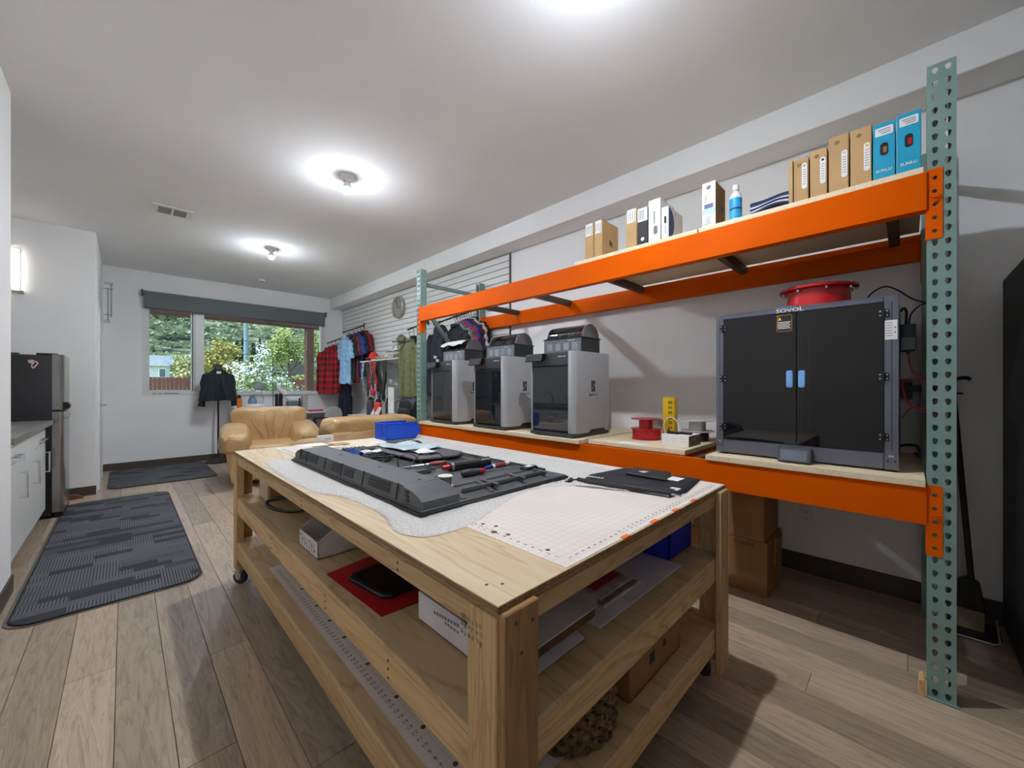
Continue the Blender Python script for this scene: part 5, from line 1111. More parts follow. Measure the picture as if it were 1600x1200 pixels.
tag(part('cable', mat('olive_wire', (120, 112, 96), .5), None, lambda b: b.tube(spline([(2.70, .905, Z1+.004), (2.66, .86, Z1+.02), (2.68, .85, Z1+.10), (2.72, .87, Z1+.16), (2.76, .88, Z1+.175)], 8), .0028, 6)), 'thin olive wire curling up beside the pale grey spool', 'cable')
tag(part('instruction_sheet', PAPER, None, lambda b: b.grid(lambda u, v: (2.25+.09*u, 1.12+.20*v, Z1+.001+.006*math.sin(PI*u)*math.sin(3*v)), 8, 8), smooth=60, solid=.0008), 'folded white instruction sheet in front of the red spools', 'paper')

# ================================================================== cartons along the top shelf
ZT = 2.0575
CYAN = mat('cyan_carton', (6, 156, 192), .5, var=.02); CYAND = mat('cyan_carton_dark', (16, 110, 150), .5)
def carton_box(name, label, m_, y0, y1, h, x0=2.222, dep=.20, tilt=0):
    t = thing(name, label, 'box', (x0+dep/2, (y0+y1)/2, ZT), group='filament cartons on the top shelf')
    bx('carton', m_, t, x0, x0+dep, y0+.001, y1-.001, ZT, ZT+h, b=.002); return t
for y0, y1, h, lab, rm in ((-.040, .031, .240, 'cyan filament carton right beside the near upright', RED), (.033, .102, .232, 'cyan filament carton next to the kraft cartons', KRAFT2)):
    t = carton_box('filament_carton', lab, CYAN, y0, y1, h); yc = (y0+y1)/2; xf = 2.222
    l = part('shipping_label', PAPER, t, lambda b: b.prism(rrect(yc-.027, yc+.027, ZT+h-.052, ZT+h-.018, .004, 3), 'X', xf-.0012, xf), smooth=0)
    part('text_lines', GINK, l, lambda b: [b.box(xf-.0018, xf-.001, yc-.02, yc+.02-.006*k, ZT+h-.029-k*.008, ZT+h-.026-k*.008) for k in range(3)], smooth=0)
    win_ = part('peep_window', BLACK, t, lambda b: b.prism(rrect(yc-.012, yc+.012, ZT+h*.42, ZT+h*.42+.052, .011, 5), 'X', xf-.0012, xf), smooth=0)
    part('spool_glimpse', rm, win_, lambda b: b.prism(rrect(yc-.009, yc+.003, ZT+h*.42+.01, ZT+h*.42+.035, .004, 3), 'X', xf-.0018, xf-.001), smooth=0)
    text('brand_print', 'SUNLU', .0155, (xf-.0012, yc, ZT+.035), (0, -1, 0), (0, 0, 1), PAPER, t, bold=True)
for y0, y1, h, lab, dot in ((.104, .174, .243, 'kraft filament carton with yellow dot sticker beside the cyan ones', (232, 196, 60)), (.177, .247, .245, 'tall kraft filament carton with white oval sticker', (200, 200, 206)), (.251, .314, .214, 'shorter kraft filament carton with black dot sticker', (40, 34, 34)), (.318, .376, .200, 'kraft filament carton at the far end of the row, grey dot sticker', (160, 156, 168))):
    t = carton_box('filament_carton', lab, KRAFT, y0, y1, h); xf = 2.222; ya = y0+.006; w_ = .02
    st_ = part('oval_sticker', PAPER, t, lambda b: b.prism(rrect(ya, ya+w_, ZT+.055, ZT+.055+.118, .0098, 6), 'X', xf-.0012, xf), smooth=0)
    part('dot', mat('dot_%d_%d_%d' % dot, dot, .5), st_, lambda b: b.cyl((xf-.0018, ya+w_/2, ZT+.161), (xf-.001, ya+w_/2, ZT+.161), .0055, seg=12), smooth=0)
    part('text_lines', GINK, st_, lambda b: [b.box(xf-.0018, xf-.001, ya+.004, ya+.016, ZT+.075+k*.011, ZT+.0775+k*.011) for k in range(7)], smooth=0)
    part('carton_print', mat('kraft_print', (140, 108, 72), .8), t, lambda b: b.lathe([(.007, -.0007), (.009, -.0007), (.009, .0007), (.007, .0007)], (xf, (y0+y1)/2+.006, ZT+h-.03), 16, 'X'), smooth=0)
t = thing('board_offcut', 'pale board offcut standing at the far end of the kraft cartons', 'board', (2.32, .385, ZT)); bx('offcut', CHIP, t, 2.215, 2.42, .378, .392, ZT, ZT+.198, b=.001); bx('edge_strip', KRAFT, t, 2.214, 2.2152, .378, .392, ZT, ZT+.198, b=0)
# striped towel
def towel(b, x0, x1, z, th, ph):
    b.grid(lambda u, v: ((x0+(x1-x0)*v), .385+.17*u, z+.010*math.sin(PI*u*.9+.3)+.006*math.sin(5*u+ph)), 18, 6)
tw = thing('folded_towel', 'folded navy and white striped cloth on the top shelf', 'cloth', (2.30, .47, ZT))
for k, c in enumerate(((44, 56, 88), (206, 212, 222), (40, 50, 80), (196, 204, 216), (48, 60, 94), (36, 46, 74))):
    part('fold', mat('cloth_%d' % k, c, .9, var=.1, scale=30, bump=.3), tw, lambda b: towel(b, 2.222+.002*(k % 2), 2.36, ZT+.006+k*.0085, .01, .3*k), solid=.008, smooth=60)
# disinfectant bottle
bo = thing('spray_bottle', 'white plastic bottle with blue label on the top shelf', 'bottle', (2.26, .63, ZT))
part('bottle', mat('bottle_white', (232, 236, 238), .35), bo, lambda b: b.lathe([(0, 0), (.026, 0), (.028, .004), (.028, .125), (.024, .142), (.012, .155), (.012, .165), (0, .165)]), local=True)
part('label', mat('bottle_label', (40, 160, 220), .45, var=.15, scale=25), bo, lambda b: b.lathe([(.0282, .012), (.0286, .012), (.0286, .118), (.0282, .118)]), local=True)
part('label_band', mat('label_navy', (40, 60, 130), .5), bo, lambda b: b.lathe([(.0286, .058), (.0289, .058), (.0289, .068), (.0286, .068)]), local=True)
part('cap', WHITE, bo, lambda b: b.lathe([(0, .163), (.0145, .163), (.015, .167), (.0145, .19), (0, .19)]), local=True)
# carton with white face
t = carton_box('filament_carton', 'tall carton with white front and kraft side, left of the bottle', KRAFT2, .716, .783, .238, dep=.16)
f = bx('front_sheet', PAPER, t, 2.2205, 2.2225, .716, .783, ZT, ZT+.238, b=0)
part('band', mat('navy_band', (84, 90, 140), .5), f, lambda b: b.box(2.2198, 2.2206, .728, .772, ZT+.098, ZT+.122), smooth=0); part('band', mat('aqua_band', (176, 214, 222), .5), f, lambda b: b.box(2.2198, 2.2206, .718, .781, ZT+.068, ZT+.094), smooth=0)
part('text_lines', GINK, f, lambda b: [b.box(2.2198, 2.2206, .74, .772-.004*k, ZT+.014+k*.011, ZT+.017+k*.011) for k in range(4)]+[b.box(2.2198, 2.2206, .762, .768, ZT+.135+k*.012, ZT+.142+k*.012) for k in range(3)], smooth=0)
part('emblem', GINK, f, lambda b: b.lathe([(.010, -.0005), (.012, -.0005), (.012, .0005), (.010, .0005)], (2.2205, .75, ZT+.21), 18, 'X'), smooth=0)
part('peep_hole', BLACK, t, lambda b: b.prism(circle(2.335, ZT+.12, .016, 14), 'Y', .7158, .7168), smooth=0)
# middle group
t = carton_box('filament_carton', 'white carton with navy arc on its side, right end of the middle group', PAPER, .968, 1.012, .185, dep=.2)
part('navy_arc', mat('navy_print', (52, 74, 124), .5), t, lambda b: b.prism([(2.224, ZT+.004)]+[(2.224+.075*math.sin(PI*k/10), ZT+.092-.088*math.cos(PI*k/10)) for k in range(1, 10)]+[(2.224, ZT+.18)], 'Y', .9682, .9692), smooth=0)
part('peep_window', BLACK, t, lambda b: b.box(2.2212, 2.222, .982, .994, ZT+.09, ZT+.13), smooth=0); part('text_lines', GINK, t, lambda b: [b.box(2.2212, 2.222, .985, .989, ZT+.03+k*.012, ZT+.039+k*.012) for k in range(4)], smooth=0)
t = carton_box('filament_carton', 'tall white carton with oval window in the middle group', PAPER, 1.016, 1.092, .25)
part('oval_window', GREY, t, lambda b: b.prism(rrect(1.035, 1.058, ZT+.042, ZT+.092, .011, 5), 'X', 2.2205, 2.222), smooth=0); part('text_lines', GINK, t, lambda b: [b.box(2.2212, 2.222, 1.05, 1.058, ZT+.11+k*.012, ZT+.12+k*.012) for k in range(6)], smooth=0)
t = carton_box('filament_carton', 'black carton with white label in the middle group', mat('black_carton', (52, 52, 54), .6), 1.095, 1.162, .225)
part('label', PAPER, t, lambda b: b.box(2.2208, 2.222, 1.097, 1.160, ZT+.142, ZT+.222), smooth=0); part('text_lines', GINK, t, lambda b: [b.box(2.2202, 2.221, 1.12+.007*k, 1.123+.007*k, ZT+.155, ZT+.212) for k in range(5)], smooth=0); part('emblem', PAPER, t, lambda b: b.lathe([(.008, -.0005), (.011, -.0005), (.011, .0005), (.008, .0005)], (2.2213, 1.128, ZT+.035), 16, 'X'), smooth=0)
for y0, y1, h, lab in ((1.165, 1.238, .24, 'kraft carton with white label, left end of the middle group'), (1.408, 1.472, .242, 'kraft carton with white label, right one of the far pair'), (1.477, 1.546, .242, 'kraft carton with white label at the far left end')):
    t = carton_box('filament_carton', lab, KRAFT, y0, y1, h); l = part('label', PAPER, t, lambda b: b.box(2.2208, 2.222, y0+.008, y1-.008, ZT+h-.085, ZT+h-.004), smooth=0)
    part('text_lines', GINK, l, lambda b: [b.box(2.2202, 2.221, y0+.014+k*.012, y0+.017+k*.012, ZT+h-.07, ZT+h-.02) for k in range(4)]+[b.box(2.2202, 2.221, y0+.012, y0+.02, ZT+h-.08, ZT+h-.073)], smooth=0)
    if y0 == 1.408: part('side_mark', INK, t, lambda b: (b.box(2.31, 2.325, y0+.0002, y0+.0012, ZT+.09, ZT+.125), b.box(2.328, 2.343, y0+.0002, y0+.0012, ZT+.083, ZT+.118)), smooth=0)

# ================================================================== under the rack and the far right
for x0, x1, y0, y1, z0, z1, lab in ((2.58, 2.93, .557, .98, 0, .312, 'lower brown carton on the floor under the rack'), (2.575, 2.92, .572, .96, .3135, .60, 'upper brown carton stacked under the rack')):
    t = thing('moving_box', lab, 'box', ((x0+x1)/2, (y0+y1)/2, z0), group='brown cartons under the rack')
    bx('carton', KRAFT2, t, x0, x1, y0, y1, z0, z1, b=.004); bx('packing_tape', mat('packing_tape', (196, 170, 140), .25), t, x0-.0012, x0, .755, .80, z0+.06 if z0 == 0 else z0, z1, b=0)
    if z0 == 0: part('marker_writing', INK, t, lambda b: [b.tube([(x0-.001, .73-k*.022, .285), (x0-.001, .718-k*.022, .292-.004*(k % 2)), (x0-.001, .722-k*.022, .275+.004*(k % 2)), (x0-.001, .712-k*.022, .272)], .0022, 5) for k in range(5)])
    if z0 == 0: part('flap', KRAFT2, t, lambda b: b.prism([(2.70, .15), (2.78, .02), (2.86, .03), (2.88, .30), (2.74, .302)], 'Y', .545, .556))
ol = thing('wall_outlet', 'white wall outlet under the rack', 'outlet', (3.12, .46, .32)); bx('plate', WHITE, ol, 3.119, 3.125, .425, .495, .315, .43, b=.003); part('slots', DGREY, ol, lambda b: [b.box(3.1182, 3.1195, .452+q*.014, .455+q*.014, .345+k*.04, .357+k*.04) for k in range(2) for q in range(2)], smooth=0)
bc = thing('black_cabinet', 'tall matt black cabinet at the right edge', 'cabinet', (2.8, -.68, 0))
BKC = mat('matt_black_paint', (30, 30, 32), .55, var=.06, bump=.08)
bx('body', BKC, bc, 2.45, 3.10, -1.02, -.335, .02, 1.73, b=.006); bx('door', BKC, bc, 2.43, 2.449, -1.015, -.34, .05, 1.72, b=.004)
bx('plinth', BLACK, bc, 2.47, 3.09, -1.0, -.35, 0, .02, b=0)
br = thing('broom', 'dark broom leaning on the wall behind the near upright', 'broom', (2.98, -.22, 0))
part('handle', mat('broom_handle', (38, 38, 40), .5), br, lambda b: b.cyl((2.97, -.225, .22), (3.095, -.165, 1.25), .012, seg=12))
part('head', BLACK, br, lambda b: b.prism([(-.27, .10), (-.17, .10), (-.18, .24), (-.215, .26), (-.25, .24)], 'X', 2.955, 2.99, b=.004)); part('bristles', mat('bristles', (150, 140, 110), .9), br, lambda b: b.box(2.958, 2.988, -.265, -.175, 0, .10, b=.002))
dp = thing('dustpan', 'clear dustpan with pale rim on the floor by the cabinet', 'dustpan', (2.98, -.23, 0))
part('pan', mat('dustpan_black', (34, 34, 36), .4), dp, lambda b: b.prism([(2.84, -.15), (2.85, -.29), (2.93, -.318), (3.09, -.318), (3.09, -.14)], 'Z', .002, .006)); part('rim', mat('dustpan_rim', (190, 190, 184), .4), dp, lambda b: b.tube([(2.845, -.13, .008), (2.85, -.285, .008), (2.87, -.302, .010), (3.09, -.315, .03)], .004, 6))
# ================================================================== armchairs
def leather():
    t = NT('tan_leather'); p = t.p; co = t.coord((1, 1, 1))
    n = t.add('ShaderNodeTexNoise'); n.inputs['Scale'].default_value = 3.5; n.inputs['Detail'].default_value = 5; t.l(co, n.inputs['Vector'])
    t.l(t.ramp(n.outputs['Fac'], [(.3, (178, 142, 94)), (.55, (198, 162, 114)), (.75, (208, 176, 130))]), p.inputs['Base Color']); p.inputs['Roughness'].default_value = .38
    n2 = t.add('ShaderNodeTexNoise'); n2.inputs['Scale'].default_value = 11; n2.inputs['Detail'].default_value = 4; n2.inputs['Distortion'].default_value = 1.5; t.l(co, n2.inputs['Vector'])
    t.bump(n2.outputs['Fac'], .55, .02); return t.m
LEA = leather()
def puff(b, x0, x1, y0, y1, z0, z1, e=.42, wr=.008, seed=1, nu=32, nv=18, crown=0.0, slope=0.0, flare=0.0, pleat=0.0):
    """cushion: a soft superellipsoid with shallow creases"""
    cx, cy, cz = (x0+x1)/2, (y0+y1)/2, (z0+z1)/2; sx, sy, sz = (x1-x0)/2, (y1-y0)/2, (z1-z0)/2
    pw = lambda v, k: math.copysign(abs(v)**k, v)
    def fn(u, v):
        a = 2*PI*u; t = PI*(v-.5); ct = pw(math.cos(t), e)
        x, y, z = ct*pw(math.cos(a), e), ct*pw(math.sin(a), e), pw(math.sin(t), e)
        k = 1+wr/.15*(math.sin(7*x+5*z+seed)*math.sin(6*y-4*z+2*seed)*.5+math.sin(13*x-9*z+3*seed)*.25)
        fl = pleat*math.exp(-(x*2.2)**2)*math.sin(26*x*(.55+.45*z)+1)*(.6+.4*z) if y < 0 else 0
        return (cx+sx*x*k*(1+flare*z), cy+sy*y*k+fl, cz+sz*z*k+crown*(1-x*x)+slope*y)
    b.grid(fn, nu, nv, cu=True); bmesh.ops.remove_doubles(b.bm, verts=b.bm.verts[:], dist=1e-4)
def armchair(label, loc, rz):
    a = thing('armchair', label, 'armchair', loc, rz, 'tan leather armchairs')
    part('base', LEA, a, lambda b: b.box(-.42, .42, -.40, .42, .06, .38, b=.03, seg=3), local=True)
    part('outer_back', LEA, a, lambda b: b.prism([(.25, .10), (.42, .10), (.455, .78), (.44, .80), (.30, .80)], 'X', -.44, .44, b=.02, seg=2), local=True)
    part('back_cushion', LEA, a, lambda b: puff(b, -.42, .42, .10, .44, .38, .915, .24, .007, 2, 96, 48, .005, 0, .06, .014), local=True, smooth=170)
    part('seat_cushion', LEA, a, lambda b: puff(b, -.31, .31, -.47, .24, .30, .50, .36, .006, 4), local=True, smooth=170)
    for k, xo in enumerate((-.13, -.03, .03, .12)): part('pleat', LEA, a, lambda b: b.tube(spline([(xo*1.9, .105, .86), (xo*1.4-.01, .098, .72), (xo*.8+.01, .100, .55), (xo*.5+.015, .115, .44)], 6), [.003+.009*math.sin(PI*j/18) for j in range(19)], 8), local=True)
    for s in (-1, 1):
        part('arm', LEA, a, lambda b: puff(b, s*.39-.165, s*.39+.165, -.50, .34, .42, .70, .55, .0045, 5+s, 64, 36, .01, .05, -.10), local=True, smooth=170)
        part('arm_panel', LEA, a, lambda b: b.prism([(s*.36, .06), (s*.43, .06), (s*.50, .52), (s*.46, .58), (s*.32, .58)], 'Y', -.44, .38, b=.02, seg=2), local=True)
    for x in (-.36, .36):
        for y in (-.34, .36): part('foot', mat('dark_wood_foot', (60, 40, 28), .5), a, lambda b: b.cyl((x, y, 0), (x, y, .07), .022, .028), local=True)
    return a
armchair('tan leather armchair facing the bench below the window', (1.38, 5.93, 0), math.radians(-9))
AC = [o for o in bpy.data.objects if o.name == 'armchair'][0]
dup(AC, (1.68, 3.93, 0), math.radians(183), 'tan leather armchair seen from behind at the far end of the bench')

# ================================================================== slatwall
SLAT = mat('slatwall_white', (230, 230, 228), .35, var=.012, scale=3); SBACK = mat('slatwall_groove', (150, 150, 148), .7)
for ya, yb, lab in ((3.19, 5.595, 'white slatwall panel behind the rack, nearer half'), (5.60, 7.995, 'white slatwall panel in the far corner, farther half')):
    p = thing('slatwall_panel', lab, 'wall panel', (3.115, (ya+yb)/2, 1.50), group='slatwall panels')
    bx('backing', SBACK, p, 3.117, XD-.0015, ya, yb, 1.50, 2.716, b=0); first_ = None
    for k in range(16):
        z = 1.502+k*.0759
        if first_ is None: first_ = MB().box(-.012, .002, -(yb-ya)/2, (yb-ya)/2, 0, .067, b=.0015).build('slat', SLAT, p, local=True); ob = first_
        else: ob = first_.copy(); C.objects.link(ob)
        ob.location = (0, 0, z-1.50)
tag(MB().box(3.10, XD, 3.178, 3.189, 1.50, 2.716, b=.001).build('panel_edging', mat('edging_grey', (96, 96, 96), .5)), 'thin grey edging strip at the near end of the slatwall', 'edging')
ck = thing('wall_clock', 'round silver-rimmed wall clock on the slatwall', 'clock', (3.10, 5.67, 2.45))
part('case', mat('clock_rim', (176, 172, 166), .3, .6), ck, lambda b: b.lathe([(0, 0), (.165, 0), (.172, -.012), (.172, -.05), (.160, -.056), (.150, -.045)], seg=40, axis='X'), local=True)
part('face', mat('clock_face', (228, 226, 220), .5), ck, lambda b: b.lathe([(0, -.044), (.152, -.044), (.152, -.04), (0, -.04)], seg=40, axis='X'), local=True)
part('hour_marks', INK, ck, lambda b: [b.cyl((-.0455, .12*math.cos(t*PI/6), .12*math.sin(t*PI/6)), (-.0455, .135*math.cos(t*PI/6), .135*math.sin(t*PI/6)), .004, seg=6) for t in range(12)], local=True)
part('hand', INK, ck, lambda b: (b.cyl((-.047, 0, 0), (-.047, -.085, -.02), .004, seg=6), b.cyl((-.048, 0, 0), (-.048, .03, .115), .003, seg=6)), local=True)

# ------------------------------------------------------------------ faceouts and hanging clothes
def faceout(label, y, zw, drop, ln):
    f = thing('faceout_arm', label, 'display arm', (3.093, y, zw), group='sloping display arms on the slatwall')
    bx('bracket', BLACK, f, 3.085, 3.095, y-.012, y+.012, zw-.05, zw+.05, b=.002)
    x1, z1 = 3.09-ln, zw-drop
    part('arm', BLACK, f, lambda b: b.tube([(3.09, y, zw), (x1, y, z1)], .0095, 8))
    for k in range(6):
        t = .12+.15*k; px_, pz = 3.09-ln*t, zw-drop*t; part('peg', CHROME, f, lambda b: b.tube([(px_, y, pz-.008), (px_-.006, y, pz-.028), (px_-.026, y, pz-.03), (px_-.03, y, pz-.016)], .003, 6))
    return lambda x: zw-drop*(3.09-x)/ln
def fabric(name, col, var=.12, rough=.85, stripes=None, plaid=None):
    if name in MATS: return MATS[name]
    t = NT(name); p = t.p; co = t.coord((1, 1, 1), rnd=False)
    n = t.add('ShaderNodeTexNoise'); n.inputs['Scale'].default_value = 18; n.inputs['Detail'].default_value = 3; t.l(co, n.inputs['Vector'])
    c = t.ramp(n.outputs['Fac'], [(.3, shade(col, 1-var)), (.7, shade(col, 1+var))])
    if plaid:
        sp_ = t.add('ShaderNodeSeparateXYZ'); t.l(co, sp_.inputs[0])
        def band(o, step): return t.math('LESS_THAN', t.math('FRACT', t.math('DIVIDE', o, step)), .5)
        both = t.math('ADD', t.math('MULTIPLY', band(sp_.outputs[1], plaid), .5), t.math('MULTIPLY', band(sp_.outputs[2], plaid), .5))
        c = t.mix(t.math('MULTIPLY', both, .9), c, (28, 22, 22))
    t.l(c, p.inputs['Base Color']); p.inputs['Roughness'].default_value = rough; t.bump(n.outputs['Fac'], .2, .004)
    MATS[name] = t.m; return t.m
HANG = mat('hanger_black', (26, 26, 28), .4)
def garment(name, label, cat, m_, loc, w=.46, L=.72, th=.05, sleeve='short', rz=0.0, seed=1, group=None, hood=False, hem=.9):
    """a shirt or jacket on a hanger: local y is the shoulder line, local z = 0 at the neck"""
    g = thing(name, label, cat, loc, rz, group)
    hw = w/2
    def prof(v):      # half width, half thickness at height fraction v (0 neck .. 1 hem)
        if v < .16: k = v/.16; return .06+(hw*.92-.06)*k**.85, .02+(th*.7-.02)*k
        k = (v-.16)/.84; return hw*(.92-.12*math.sin(PI*min(1, k*1.6)*.5)+(hem-.80)*k), th*(.7+.45*k)
    def zz(v): return -L*v if v > .16 else -.115*(v/.16)**1.1-(L*.16-.115)*(v/.16)**3
    def fn(u, v):
        a = 2*PI*u; hw_, ht = prof(v); s, c = math.sin(a), math.cos(a)
        rip = 1+s*s*(.42*v**.7*math.sin(8*a+seed+1.5*v)+.22*v*math.sin(15*a+2*seed+3*v))
        return (ht*s*rip, hw_*math.copysign(abs(c)**.75, c), zz(v)+.008*math.sin(5*a+seed)*v)
    part('body', m_, g, lambda b: b.grid(fn, 72, 30, cu=True), local=True, smooth=120)
    if sleeve:
        ln = .24 if sleeve == 'short' else min(L*.92, .66)
        for s in (-1, 1):
            pts = [(0, s*(hw*.72), -.10), (0, s*(hw*.94), -.15), (.005*s, s*(hw*1.04), -.15-ln*.45), (.012, s*(hw*1.06+.02), -.13-ln)]
            part('sleeve', m_, g, lambda b: b.tube(spline(pts, 6), [(.055-.014*k/18)*(1+.12*math.sin(k*1.3+seed)) for k in range(19)], 12), local=True, smooth=70)
    if hood: part('hood', m_, g, lambda b: puff(b, -.05, .07, -.11, .11, -.10, .06, .8, .02, seed, 20, 12), local=True, smooth=70)
    else: part('collar', m_, g, lambda b: b.lathe([(.062, -.02), (.060, .012), (.054, .014), (.052, -.02)], (0, 0, 0), 20), local=True, smooth=60)
    part('hanger', HANG, g, lambda b: (b.tube(spline([(0, 0, -.01), (0, 0, .04), (0, .014, .065), (0, .026, .09), (0, .012, .112), (0, -.008, .108)], 5), .003, 6), b.tube([(0, -hw*.86, -.075), (0, -.03, -.005), (0, .03, -.005), (0, hw*.86, -.075)], .006, 6)), local=True)
    return g
f1 = faceout('sloping display arm holding the light blue shirt', 6.96, 2.31, .165, .385)
f2 = faceout('sloping display arm holding the plaid shirts in the corner', 7.66, 2.185, .175, .40)
f3 = faceout('sloping display arm holding the olive jacket', 4.84, 2.13, .15, .33)
f4 = faceout('sloping display arm holding the colourful shirts', 3.72, 2.16, .15, .36)
f5 = faceout('sloping display arm holding the navy hoodie', 4.16, 2.13, .16, .36)
PLD = fabric('red_plaid', (190, 26, 40), .15, plaid=.11)
HK = .105
for i, (x, m_, lab, L, w_) in enumerate(((2.735, fabric('light_blue_cotton', (150, 190, 224)), 'light blue short-sleeved shirt at the front of its display arm', .80, .46), (2.80, fabric('dark_green_cotton', (26, 44, 40)), 'dark green shirt right behind the light blue one', .78, .46), (2.86, fabric('maroon_cotton', (112, 36, 48)), 'maroon shirt between dark green and navy shirts', .84, .44), (2.92, fabric('royal_blue_cotton', (40, 66, 140)), 'royal blue shirt on the arm with the light blue one', .74, .46), (2.975, fabric('navy_cotton', (20, 24, 40)), 'navy shirt behind the royal blue one', .78, .46), (3.03, fabric('dark_red_cotton', (112, 14, 30)), 'dark red shirt closest to the slatwall', .55, .46))):
    garment('shirt', lab, 'shirt', m_, (x, 6.90-.02*i, f1(x)-HK), w_, L, .052 if i == 0 else .04, 'short', 0, i+1, 'shirts on the display arm under the clock')
for i, (x, lab, m_, w_) in enumerate(((2.70, 'red and black plaid shirt, foremost in the corner', PLD, .50), (2.775, 'red and black plaid shirt, second in the corner', PLD, .50), (2.85, 'red and black plaid shirt, third in the corner', PLD, .48), (2.95, 'dark red shirt behind the plaid ones', fabric('wine_cotton', (110, 20, 44)), .46))):
    garment('plaid_shirt' if i < 3 else 'shirt', lab, 'shirt', m_, (x, 7.62+.02*i, f2(x)-HK), w_, .84, .055, 'long', math.radians(18-6*i), i+11, 'plaid shirts in the corner', hem=1.0)
tr_ = thing('trousers', 'long dark navy trousers hanging below the shirts in the corner', 'trousers', (2.88, 7.28, 1.22))
NAV = fabric('navy_denim', (22, 27, 44))
part('waist', NAV, tr_, lambda b: b.grid(lambda u, v: (.05*math.sin(2*PI*u), (.24)*math.cos(2*PI*u), -.22*v), 28, 6, cu=True), local=True, smooth=70)
for s in (-1, 1): part('leg', NAV, tr_, lambda b: b.grid(lambda u, v: ((.055+.01*math.sin(9*u*6+v*4))*math.sin(2*PI*u), s*(.12+.02*v)+.118*math.cos(2*PI*u), -.20-.68*v), 24, 12, cu=True), local=True, smooth=70)
part('hanger', HANG, tr_, lambda b: (b.box(-.008, .008, -.19, .19, -.01, .015, b=.003), b.tube([(0, 0, .015), (0, 0, .10), (.20, 0, .13)], .004, 6)), local=True)
garment('jacket', 'olive green jacket hanging beside the green upright', 'jacket', fabric('olive_canvas', (112, 116, 78)), (2.80, 4.84, f3(2.80)-HK-.05), .44, .78, .07, 'long', 0, 21, hem=.95)
garment('jacket', 'black jacket behind the olive one', 'jacket', fabric('black_canvas', (24, 26, 28)), (2.90, 4.90, f3(2.90)-HK-.04), .46, .80, .06, 'long', 0, 22)
hz = garment('hoodie', 'navy hoodie with white chest lettering seen through the rack', 'hoodie', fabric('navy_fleece', (32, 36, 52)), (2.80, 4.10, f5(2.80)-HK-.02), .46, .74, .07, 'long', 0, 23, hood=True)
part('chest_print', PAPER, hz, lambda b: [b.box(-.080, -.074, -.02+q*.022-.05*(r % 2), -.005+q*.022-.05*(r % 2), -.33-r*.045, -.30-r*.045+.004*q) for r in range(3) for q in range(3)], local=True, smooth=0)
garment('hoodie', 'black hoodie on the arm with the navy one', 'hoodie', fabric('black_fleece', (22, 23, 26)), (2.90, 4.28, f5(2.90)-HK), .46, .76, .06, 'long', 0, 24, hood=True)
for i, (x, c, nm) in enumerate(((2.745, (34, 36, 40), 'charcoal'), (2.78, (120, 140, 160), 'slate blue'), (2.815, (96, 104, 72), 'olive'), (2.85, (190, 30, 80), 'magenta'), (2.885, (62, 76, 160), 'violet blue'), (2.92, (30, 34, 66), 'dark navy'), (2.955, (84, 40, 54), 'plum'), (2.99, (196, 192, 190), 'off-white'), (3.03, (22, 22, 26), 'black'))):
    garment('shirt', '%s shirt in the colourful row seen through the rack' % nm, 'shirt', fabric(nm.replace(' ', '_')+'_tee', c), (x, 3.72, f4(x)-HK), .44, .66, .02, 'short', 0, 30+i, 'colourful shirts seen through the rack')

# ------------------------------------------------------------------ display shelf with caps and straps
ds_ = thing('wall_shelf', 'white shelf clipped to the lower slatwall', 'shelf', (2.95, 5.55, 1.60))
bx('board', WHITE, ds_, 2.78, 3.09, 4.70, 6.42, 1.60, 1.618, b=.002)
for y in (4.78, 5.55, 6.34): part('bracket', WHITE, ds_, lambda b: b.prism([(3.09, 1.50), (3.09, 1.60), (2.84, 1.60), (2.84, 1.59), (3.06, 1.50)], 'Y', y-.004, y+.004))
ac = thing('display_ledge', 'small clear acrylic ledge with caps on the slatwall', 'shelf', (2.98, 5.40, 1.72))
part('ledge', glass('acrylic', (230, 238, 240), .05, .12), ac, lambda b: (b.box(2.88, 3.09, 5.22, 5.72, 1.725, 1.731), b.box(3.084, 3.09, 5.22, 5.72, 1.731, 1.93)))
def cap(label, loc, m_, rz):
    c = thing('baseball_cap', label, 'cap', loc, rz, 'caps on display')
    part('crown', m_, c, lambda b: b.grid(lambda u, v: (.085*math.sin(PI*.5*v)*math.cos(2*PI*u), .075*math.sin(PI*.5*v)*math.sin(2*PI*u), .11*math.cos(PI*.5*v)), 24, 9, cu=True), local=True, smooth=70)
    part('brim', m_, c, lambda b: b.grid(lambda u, v: (-.05-.10*v*math.cos((u-.5)*2.2), .085*math.sin((u-.5)*2.6), .004-.012*v+.01*(1-(2*u-1)**2)), 14, 5), local=True, smooth=70, solid=.003)
CAMO = mat('camo_cloth', (104, 104, 76), .85, var=.6, scale=22); GCAM = mat('grey_camo_cloth', (150, 152, 152), .8, var=.55, scale=24)
cap('bright red cap at the far end of the white shelf', (2.88, 6.12, 1.655), mat('red_cloth', (214, 44, 30), .8), .4)
cap('olive camouflage cap on the acrylic ledge', (2.96, 5.36, 1.87), CAMO, .1); cap('grey patterned cap on the acrylic ledge', (2.95, 5.28, 1.732), GCAM, .2); cap('white and grey patterned cap beside the other caps', (2.95, 5.50, 1.732), mat('pale_camo', (196, 198, 198), .8, var=.4, scale=24), -.2)
tag(MB().box(2.97, 2.975, 5.52, 5.66, 1.79, 1.96, b=.001).build('price_card', mat('lilac_card', (206, 204, 216), .6)), 'pale lilac card standing on the acrylic ledge', 'card')
